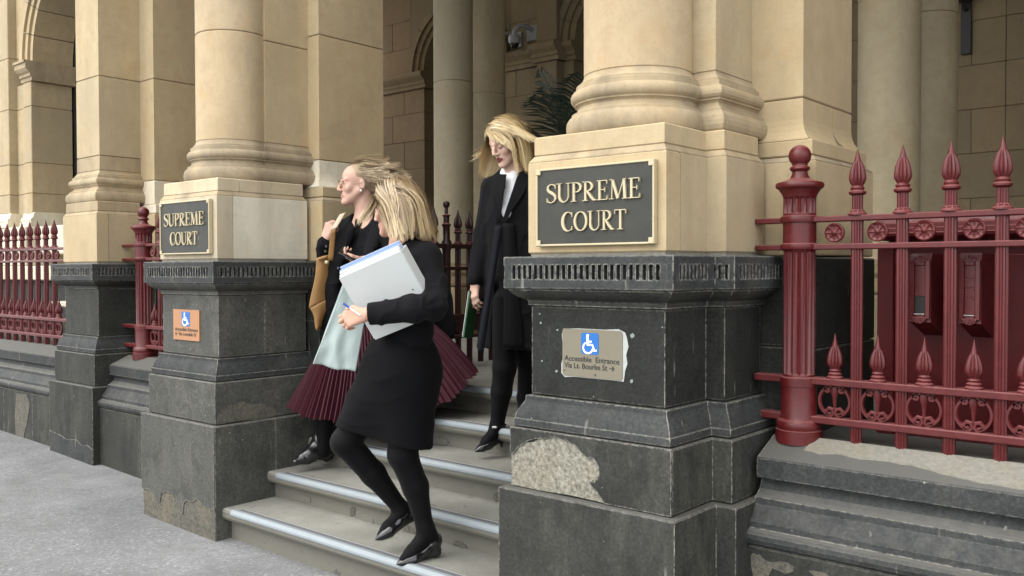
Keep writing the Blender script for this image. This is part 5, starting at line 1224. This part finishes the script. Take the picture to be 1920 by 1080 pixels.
k = SDF(); k.chain([(0.3115, 0.0200, 1.3489), (0.3140, 0.0000, 1.2048), (0.3160, 0.0000, 1.0256), (0.3271, 0.0000, 0.8761)], [.088, .140, .122, .140], .04, 0, (fbb, .72)); k.cone((0.3088, 0.0200, 1.4087), (0.3116, 0.0200, 1.3698), .056, .064, .015)
link('knit_top', k.mesh(.006, lump(.002, 14)), M['knit'], pb)
j = SDF()
j.chain([(0.3069, 0.0300, 1.3493), (0.3153, 0.0100, 1.2050), (0.3144, 0.0100, 1.0254), (0.3296, 0.0200, 0.8090)], [.088, .160, .146, .172], .04, 0, (fbb, .74))
j.cone((0.1723, 0.0750, 1.3515), (0.4717, -0.0800, 1.3325), .060, .060, .05); j.cone((0.2737, 0.0500, 1.3924), (0.3656, 0.0400, 1.3856), .060, .062, .03)
for cpt, rr in (((0.2564, -0.1400, 1.3421), .075), ((0.2560, -0.1900, 1.2021), .085), ((0.2453, -0.2000, 1.0299), .085), ((0.2357, -0.2000, 0.8576), .09)): j.ell(cpt, (rr*.62, .14, .13), None, .012, 0, True)
j.ell((0.2909, -0.0500, 1.4285), (.062, .10, .085), None, .02, 0, True)
j.chain([(0.1653, 0.0800, 1.3457), (0.1005, 0.0200, 1.1366), (0.1090, -0.0750, 1.2747)], [.060, .054, .043], .02); j.cut((0.1142, -0.0850, 1.2949), (.42, -.15, .9), .003) if False else None
j.chain([(0.4789, -0.0900, 1.3262), (0.5160, -0.1600, 1.0864), (0.4038, -0.2550, 1.1782)], [.060, .054, .045], .02)
j.chain([(0.2466, -0.0850, 1.3503), (0.1840, -0.1000, 1.2036), (0.1280, -0.0600, 1.0273), (0.1087, -0.0300, 0.8126)], [.030, .042, .045, .04], .02, 0, (fbb, .4))
j.chain([(0.3956, -0.1000, 1.3639), (0.3603, -0.1600, 1.1879), (0.3174, -0.1500, 1.0577)], [.026, .032, .02], .012, 0, (fbb, .4))
j.chain([(0.5321, 0.1000, 1.2059), (0.6644, 0.1400, 0.9606), (0.7452, 0.1600, 0.7807)], [.08, .10, .075], .03, 0, ((.2, 1, 0), .35))
link('jacket', j.mesh(.005, lambda P: vnoise(P, 9)*.005-.007*(1-np.abs(vnoise(P*np.array((1.2, 1.2, .7)), 13)))**5), M['wool'], pb)
for u, v in ((634,503), (612,462), (610,470)): MB().lathe([(.0005, -.003), (.007, -.002), (.008, 0), (.006, .002)], 0, 0, 12).xf(Matrix.Translation({634: (0.1971, -0.1550, 1.1362), 612: (0.1251, -0.1180, 1.2559), 610: (0.1185, -0.1080, 1.2299)}[u]) @ Matrix.Rotation(R_(90), 4, 'X')).ob('button', M['patent'], pb)
# pleated skirt blown to the right
def pleats():
    W0 = np.array((0.3276, 0.0000, 0.9658)); W1 = np.array((0.4066, 0.0500, 0.2676)); NP = 96; per = 8; n = NP*per; rows = 26; V = []; Fc = []
    zl = np.array((-0.0980, 0.0000, 0.3763))[2]; zr = np.array((0.9301, 0.0000, 0.5393))[2]; xl_ = np.array((-0.0980, 0.0000, 0.3763))[0]; xr_ = np.array((0.9301, 0.0000, 0.5393))[0]; zf = np.array((0.1799, -0.0000, 0.2585))[2]
    for r in range(rows):
        t = r/(rows-1)
        for i in range(n):
            a = 2*math.pi*i/n; cx = math.cos(a); sx = math.sin(a)
            tt = (i % per)/per; saw = (tt/.72 if tt < .72 else (1-tt)/.28)
            jit = .5*math.sin(i//per*12.9898)+.5*math.sin(i//per*4.7); pv = .55+.5*math.sin(i//per*7.31)**2
            amp = (.004+.034*t)*(saw-.5)*pv; a += .02*t*math.sin(i//per*2.1)+.03*t*math.sin(3*t+a*5)
            xe = (xr_-W1[0])*max(0, cx)-(W1[0]-xl_)*max(0, -cx); rad_y = .125+.235*t**1.1
            hemx = W1[0]+xe; hemz = zf+(zr-zf)*max(0, cx)**1.4+(zl-zf)*max(0, -cx)**2+.012*jit+.02*math.sin(a*3+1)
            wx = W0[0]+.145*cx; wy = W0[1]+.115*sx; bulge = math.sin(math.pi*t)*.03
            hemy = W1[1]+.30*sx
            x = wx+(hemx-wx)*t**1.15; y = wy+(hemy-wy)*t**.9; z = W0[2]+(hemz-W0[2])*t+bulge*max(0, cx)*2.2
            fold = .016*t**1.2*math.sin(a*5+1.5+t*2.0)+.012*t*math.sin(a*11+t*3)
            V.append((x+(amp+fold)*cx, y+(amp+fold)*sx, z))
    for r in range(rows-1):
        for i in range(n): jn = (i+1) % n; Fc.append((r*n+i, (r+1)*n+i, (r+1)*n+jn, r*n+jn))
    return mesh(V, Fc, False)
sk = link('pleated_skirt', pleats(), M['maroon'], pb); md = sk.modifiers.new('thickness', 'SOLIDIFY'); md.thickness = .0018; md.offset = 0
def boot(heel, ball, tip, ankle, shaft, hb_, yk):
    q = SDF(); q.chain([heel, ball, tip], [.036, .036, .016], .02, 0); q.cone(np.array(ball)*.5+np.array(tip)*.5, tip, .026, .012, .015)
    q.chain([heel, ankle, shaft], [.038, .045, .060], .025, 0); q.cone(np.array(heel)+np.array((.008, 0, -.02)), hb_, .028, .026, .01)
    q.cone(np.array(ball)*.7+np.array(ankle)*.3, ankle, .036, .042, .03)
    return link('boot', q.mesh(.003, lambda P: .0028*np.sin(P[:, 2]*95+vnoise(P, 12)*4)*np.exp(-((P[:, 2]-yk)/.10)**2)), M['boot'], pb)
boot((0.0644, 0.0600, 0.0962), (-0.0108, -0.0100, 0.0774), (-0.0648, -0.0600, 0.0642), (0.0610, 0.0500, 0.1711), (0.0683, 0.0500, 0.3655), (0.0783, 0.0800, 0.0554), .12)
boot((0.1375, 0.2200, 0.1202), (0.0804, 0.1600, 0.0635), (0.0332, 0.1200, 0.0502), (0.1379, 0.2200, 0.1924), (0.1894, 0.1500, 0.3904), (0.1490, 0.2400, 0.0533), .15)
kb = lambda v: v[2] > -.15 and not (v[1] > .22 and v[2] < .80) and not (abs(v[0]) > .6 and v[1] > .05 and v[2] < .10) and not (abs(v[0]) > .7 and v[2] < -.12)
gb = guide_cloud(120, 8, kb, lambda v, r: .09+.12*r.rand(), lambda v, r: tuple(np.array((.85, .15, .16))*(.6+.4*r.rand())+r.randn(3)*.28))
sa, cc = hair_paths(hB, Rb, 1.03, gb, 30, (.55, .1, .10), .1, .32, .12, 21, .5, .014, .014, back=1.0, lat=.25)
gb2 = guide_cloud(26, 9, lambda v: v[1] < -.3 and -.5 < v[2] < .3, lambda v, r: .12+.10*r.rand(), lambda v, r: tuple(np.array((.7, .1, -.2))+r.randn(3)*.5))
sb, _ = hair_paths(hB, Rb, 1.03, gb2, 20, (.3, 0, 0), .2, .5, .16, 22, .5, .024, .014)
ribbons(sa+sb, 'hair', M['hair_b'], pb, .0026, cc)
hb = SDF(); T = lambda p: np.array(hB)+Rb@(np.array(p)*1.03)
hb.ell(T((0, -.022, .040)), (.080, .098, .090), Rb, .02); hb.ell(T((0, -.095, -.01)), (.05, .04, .05), Rb, .03); hb.cut(T((0, .045, .055)), Rb@np.array((0, 1, -.55)), .012); hb.cut(T((0, -.03, -.055)), Rb@np.array((0, .55, -1)), .012)
for sx in (-1, 1): hb.ell(T((sx*.085, .012, -.015)), (.03, .045, .055), Rb, .01, 0, True)
link('hair_base', hb.mesh(.005), M['hair_base_b'], pb)
gl = thing('glasses', 'thin wire-rimmed round glasses on the face in profile', 'glasses', (-4.15, 3.10, -1.128), PROT)
for sx in (-1, 1):
    mb = MB(); N = 20; pts = [T((sx*(.032+.021*math.cos(a)), .103-.006*math.cos(a)*1.0, -.001+.0185*math.sin(a))) for a in [2*math.pi*i/N for i in range(N+1)]]
    mb.tube(pts, .0013, 6, False); mb.tube([T((sx*.053, .098, .003)), T((sx*.070, .06, .004)), T((sx*.080, .0, .002)), T((sx*.082, -.02, -.006))], .0013, 6); mb.ob('wire_rim', M['gold_wire'], gl)
    mb = MB(); mb.add([T((sx*(.032+.0205*math.cos(2*math.pi*i/16)), .1025-.006*math.cos(2*math.pi*i/16), -.001+.018*math.sin(2*math.pi*i/16))) for i in range(16)], [tuple(range(16))]); mb.ob('lens', M['glass'], gl, fix=False)
MB().tube([T((-.012, .106, .002)), T((0, .110, .005)), T((.012, .106, .002))], .0013, 6).ob('bridge', M['gold_wire'], gl)
pe = np.array(T((.083, -.002, -.040))); er = thing('earring', 'single pearl stud earring on the ear lobe', 'earring', (-4.15, 3.10, -1.128), PROT)
MB().lathe([(.0062*math.cos(R_(a)), .0062*math.sin(R_(a))) for a in range(-85, 86, 17)], 0, 0, 14).xf(Matrix.Translation(tuple(pe))).ob('pearl', M['pearl'], er)
ph = thing('phone', 'black mobile phone held flat in the hand', 'phone', (-4.15, 3.10, -1.128), PROT)
a0 = np.array((0.2452, -0.3000, 1.2202)); a1 = np.array((0.3247, -0.2900, 1.1752)); dx = nrm(a1-a0); dyv = nrm(np.cross((0, -.55, 1), dx)); X = np.eye(4); X[:3, 0] = dx; X[:3, 1] = dyv; X[:3, 2] = np.cross(dx, dyv); X[:3, 3] = (a0+a1)/2+np.array((.015, 0, 0))
MB().bbox(-.07, .07, -.035, .035, -.0045, .0045, .003).xf(Matrix(X.tolist())).ob('phone_case', M['phone'], ph); MB().bbox(-.064, .064, -.032, .032, .0046, .0054, .0004).xf(Matrix(X.tolist())).ob('phone_screen', M['patent'], ph)
bg_ = thing('shoulder_bag', 'slim tan leather shoulder bag with a pale strap', 'bag', (-4.15, 3.10, -1.128), PROT)
def bagfn(u, v, side): q = math.sin(math.pi*u)*(.6+.4*v); return (.006*math.sin(5*v), -.014-.022*q*(1-.3*v) if side == 0 else .014+.022*q*(1-.3*v), 0)
link('bag_body', cloth_panel((0.0698, -0.1000, 1.1922), (0.1438, -0.0600, 1.2043), (0.0306, -0.0900, 0.9165), (0.1196, -0.0500, 0.9620), 12, 20, bagfn), M['tan_leather'], bg_)
link('bag_flap', cloth_panel((0.0306, -0.0900, 0.9194), (0.1167, -0.0500, 0.9649), (0.0666, -0.0700, 0.7916), (0.0891, -0.0500, 0.8139), 12, 10, bagfn), M['tan_leather'], bg_)
MB().tube([(0.0850, -0.1300, 1.1859), (0.1218, -0.1250, 1.1976), (0.1498, -0.0900, 1.2038)], .009, 8).ob('bag_rim', M['tan_leather'], bg_)
def flat(u, v, side): return (0, -.003 if side == 0 else .003, 0)
link('bag_strap', cloth_panel((0.1342, -0.1150, 1.1743), (0.1634, -0.1150, 1.1801), (0.1589, -0.1600, 1.3414), (0.1869, -0.1550, 1.3531), 3, 8, flat), M['tan_leather'], bg_)
link('bag_strap', cloth_panel((0.1589, -0.1600, 1.3443), (0.1898, -0.1550, 1.3531), (0.1923, -0.0750, 1.4331), (0.2258, -0.0650, 1.4454), 3, 8, flat), M['cream_strap'], bg_)
MB().lathe([(.001, -.012), (.010, -.008), (.013, 0), (.010, .008), (.001, .012)], 0, 0, 14).xf(Matrix.Translation((0.1324, -0.1350, 1.1683))).ob('clasp', M['brass'], bg_)

# ---- C: blonde woman in the long coat, looking down, partly behind the right pier
pc = person((-3.20, 3.45, -.978), 'blonde woman in long black coat and white blouse, looking down at the steps')
hC = (0.1677, 0.0000, 1.6351); Rc = frame((-.70, -.62, -.40), tilt=.04); fbc = (-.50, -.86, 0)
b = SDF(); head(b, hC, Rc, 1.0, lipsc=.85)
b.cone(np.array(hC)+Rc@np.array((0, -.02, -.055)), (0.1922, 0.0500, 1.4464), .046, .055, .02)
b.chain([(0.1978, 0.0400, 1.4259), (0.2058, 0.0200, 1.2710), (0.1971, 0.0200, 1.0760), (0.1966, 0.0200, 0.8807)], [.085, .115, .100, .13], .03, 0, (fbc, .7))
b.cone((0.0848, 0.0900, 1.4111), (0.3345, -0.0600, 1.3806), .042, .042, .03, 0)
b.chain([(0.0791, 0.0900, 1.4055), (0.0451, 0.0700, 1.1619), (-0.0043, 0.0200, 0.9147)], [.042, .037, .025], .015, 0); b.chain([(0.3400, -0.0600, 1.3806), (0.3616, -0.0600, 1.1288), (0.3326, -0.1000, 0.8829)], [.042, .037, .025], .015, 0)
hand(b, (0.0013, 0.0200, 0.9146), (-.10, -.05, -1), (.75, .65, 0), [.35, .4, .45, .5], .95, -1, 0, .04, (.55, .7, 0), .3)
b.chain([(0.1631, 0.0000, 0.8256), (0.1514, -0.0300, 0.4666), (0.1344, -0.0200, 0.3405), (0.1116, -0.0100, 0.1634)], [.088, .060, .053, .035], .02, 2); b.chain([(0.1116, -0.0100, 0.1634), (0.1224, 0.0100, 0.1122)], [.036, .032], .02, 2); b.chain([(0.1116, -0.0100, 0.1494), (0.0597, -0.0500, 0.0873), (0.0354, -0.0700, 0.0691)], [.034, .028, .018], .02, 2)
b.chain([(0.2612, 0.0500, 0.8238), (0.2812, 0.1000, 0.4806), (0.2715, 0.2200, 0.2782), (0.2577, 0.3000, 0.1330)], [.088, .060, .053, .034], .02, 2)
link('body', b.mesh(.004), [M['skin_c'], M['tights']], pc)
face_parts(pc, hC, Rc, 1.0, M['brow'], True)
bl = SDF(); bl.chain([(0.1922, 0.0300, 1.4250), (0.1947, 0.0200, 1.2710), (0.1805, 0.0200, 1.1597)], [.080, .112, .090], .04, 0, (fbc, .74)); bl.cone((0.1867, 0.0450, 1.4795), (0.1894, 0.0400, 1.4454), .056, .062, .012)
link('blouse', bl.mesh(.005, lambda P: .003*np.sin((P[:, 0]*1.0+P[:, 1]*.4)*90+vnoise(P, 5)*3)+vnoise(P, 9)*.003), M['blouse'], pc)
sk2 = SDF(); sk2.chain([(0.1970, 0.0200, 1.0482), (0.1965, 0.0200, 0.8249), (0.1904, -0.0000, 0.5804)], [.110, .130, .128], .04, 0, (fbc, .75)); sk2.cut((0.1765, 0.0000, 0.5860), (0, 0, -1), .004)
link('skirt', sk2.mesh(.007, lump(.003, 9)), M['skirt_black'], pc)
j = SDF(); ff = (fbc, .75)
j.chain([(0.1978, 0.0500, 1.4296), (0.2087, 0.0300, 1.2856), (0.2000, 0.0300, 1.1600), (0.2024, 0.0300, 0.9365), (0.2073, 0.0400, 0.5770)], [.085, .150, .138, .165, .205], .05, 0, ff)
j.cone((0.0905, 0.0850, 1.4106), (0.3345, -0.0600, 1.3806), .056, .056, .05); j.cone((0.1499, 0.0800, 1.4495), (0.2622, 0.0400, 1.4397), .050, .050, .03)
j.chain([(0.0819, 0.0900, 1.4055), (0.0451, 0.0700, 1.1619), (0.0014, 0.0200, 0.9370)], [.060, .053, .045], .02); j.chain([(0.3400, -0.0600, 1.3752), (0.3670, -0.0600, 1.1288), (0.3326, -0.1000, 0.9101)], [.060, .053, .045], .02)
for cpt, r in (((0.1841, -0.1200, 1.4378), (.055, .15, .07)), ((0.1759, -0.1300, 1.3641), (.052, .14, .07)), ((0.1596, -0.1400, 1.2881), (.038, .14, .06))): j.ell(cpt, r, None, .008, 0, True)
j.ell((0.1159, -0.2000, 0.6455), (.055, .20, .36), None, .010, 0, True)
j.cut((0.1904, 0.0000, 0.5693), (0, 0, -1), .004); j.cut((0.0013, 0.0200, 0.9202), (-.10, 0, -1), .003) if False else None

def folds_c(P): rd = 1-np.abs(vnoise(P*np.array((1.3, 1.3, .5)), 12)); return vnoise(P*np.array((1.6, 1.6, .45)), 8)*.006-.007*rd**5+vnoise(P, 22)*.002
link('coat', j.mesh(.005, folds_c), M['wool'], pc)
def lapel(sgn):
    def fn(u, v, side): w_ = math.sin(math.pi*min(1, v*1.15+.12))*u; return (sgn*.030*w_, -.035*math.sin(math.pi*v*.9)-(.003 if side == 0 else -.003)-.006*u, 0)
    return fn
link('lapel', cloth_panel((0.1649, -0.0500, 1.4667), (0.1202, 0.0000, 1.4748), (0.1291, -0.0850, 1.2102), (0.1099, -0.0800, 1.2160), 8, 20, lapel(-1)), M['wool'], pc)
link('lapel', cloth_panel((0.2252, -0.0600, 1.4737), (0.2691, -0.0500, 1.4747), (0.1373, -0.0900, 1.2100), (0.1618, -0.0900, 1.2099), 8, 20, lapel(1)), M['wool'], pc)
def flapfn(u, v, side): return (.006*math.sin(3*v+2*u), -.004-.012*math.sin(math.pi*u) if side == 0 else .004-.012*math.sin(math.pi*u), 0)
link('coat_flap', cloth_panel((0.1047, -0.0950, 1.1989), (0.1401, -0.1000, 1.2040), (0.0093, -0.1350, 0.5868), (0.0529, -0.1500, 0.5502), 10, 24, flapfn), M['wool_highlit'], pc)
link('coat_flap', cloth_panel((0.1429, -0.1000, 1.2149), (0.1972, -0.1000, 1.2093), (0.1445, -0.1350, 0.5811), (0.2581, -0.1300, 0.5804), 10, 24, flapfn), M['wool'], pc)
pump('shoe', pc, (0.1250, 0.0200, 0.1047), (0.0622, -0.0450, 0.0725), (0.0005, -0.0900, 0.0512), (-.25, -.05, 1), M['patent'], stiletto=(0.1471, 0.0300, 0.0211), r=.032)
pump('shoe', pc, (0.2608, 0.3100, 0.1134), (0.2246, 0.2500, 0.0767), (0.1777, 0.2000, 0.0625), (-.2, 0, 1), M['patent'], stiletto=(0.2787, 0.3200, 0.0339), r=.032)
sg = MB(); sg.tube([tuple(np.array((0.1172, -0.0100, 0.1633))+np.array((.041*math.cos(a), .041*math.sin(a), .004*math.cos(a)))) for a in [i*6.2832/20 for i in range(21)]], .0045, 6, False); sg.ob('ankle_strap', M['patent'], pc)
MB().bbox(-.012, .012, -.006, .002, -.006, .006, .002).xf(Matrix.Translation(tuple(np.array((0.1061, -0.0100, 0.1634))+np.array((-.008, -.046, 0))))).ob('buckle', M['metal'], pc)
kc = lambda v: v[2] > -.35 and not (v[1] > .40 and v[2] < .42 and abs(v[0]) < .80) and not (v[1] > .2 and v[2] < 0)
def push_c(v, r):
    if v[0] < -.15: return (-.26-.16*r.rand(), -.05, -.05)
    return (.12, -.02, 0)
gc = guide_cloud(170, 14, kc, lambda v, r: .50, push_c)
sa, cc = hair_paths(hC, Rc, 1.02, gc, 34, (.02, 0, 0), .10, 1.1, .08, 31, .5, .007, hem=-.150, part=-.1)
fr = [((-.12+.05*k, .80-.02*k, .60), .13+.010*k, (.30+.03*k, -.10, .0)) for k in range(12)]
sb, _ = hair_paths(hC, Rc, 1.02, fr, 20, (.35, -.02, .0), .1, .55, .09, 32, .4, .006, face=False, part=-.3)
sc_, _ = hair_paths(hC, Rc, 1.02, [((-.75, .25, .1+.08*k), .22, (-.8, -.1, -.1)) for k in range(4)], 5, (-.45, 0, .0), .2, .7, .12, 33, .3, .016)
fg = [((-.30+.05*k, .86-.01*k, .50-.012*k), .085+.004*k, (.10+.03*k, -.12, -.12)) for k in range(15)]
sd_, _ = hair_paths(hC, Rc, 1.02, fg, 18, (.12, -.03, 0), .0, .8, .05, 35, .5, .006, face=False, part=-.5, lat=.6, back=-.3)
ribbons(sa+sb+sc_+sd_, 'hair', M['hair_c'], pc, .0030, cc)
hb = SDF(); T = lambda p: np.array(hC)+Rc@np.array(p)
hb.ell(T((0, -.018, .036)), (.083, .098, .092), Rc, .02); hb.cone(T((0, -.04, -.03)), np.array((0.2345, 0.0600, 1.5034)), .080, .075, .03); hb.cut(T((0, .050, .0)), Rc@np.array((0, 1, -.45)), .012)
link('hair_base', hb.mesh(.006), M['hair_base_c'], pc)
fd_ = thing('folder', 'dark green folder carried at her side by the blonde woman', 'folder', (-3.20, 3.45, -.978), PROT)
fo0 = np.array((-0.0216, 0.0300, 0.8670)); X = Matrix.Translation(tuple(fo0)) @ Matrix.Rotation(R_(8), 4, 'Y') @ Matrix.Rotation(R_(62), 4, 'Z')
MB().bbox(-.02, .075, -.006, .006, -.25, .0, .002).xf(X).ob('folder_cover', M['green_folder'], fd_); MB().bbox(-.016, .072, .0065, .010, -.246, -.004, .001).xf(X).ob('paper_sheaf', M['paper'], fd_)
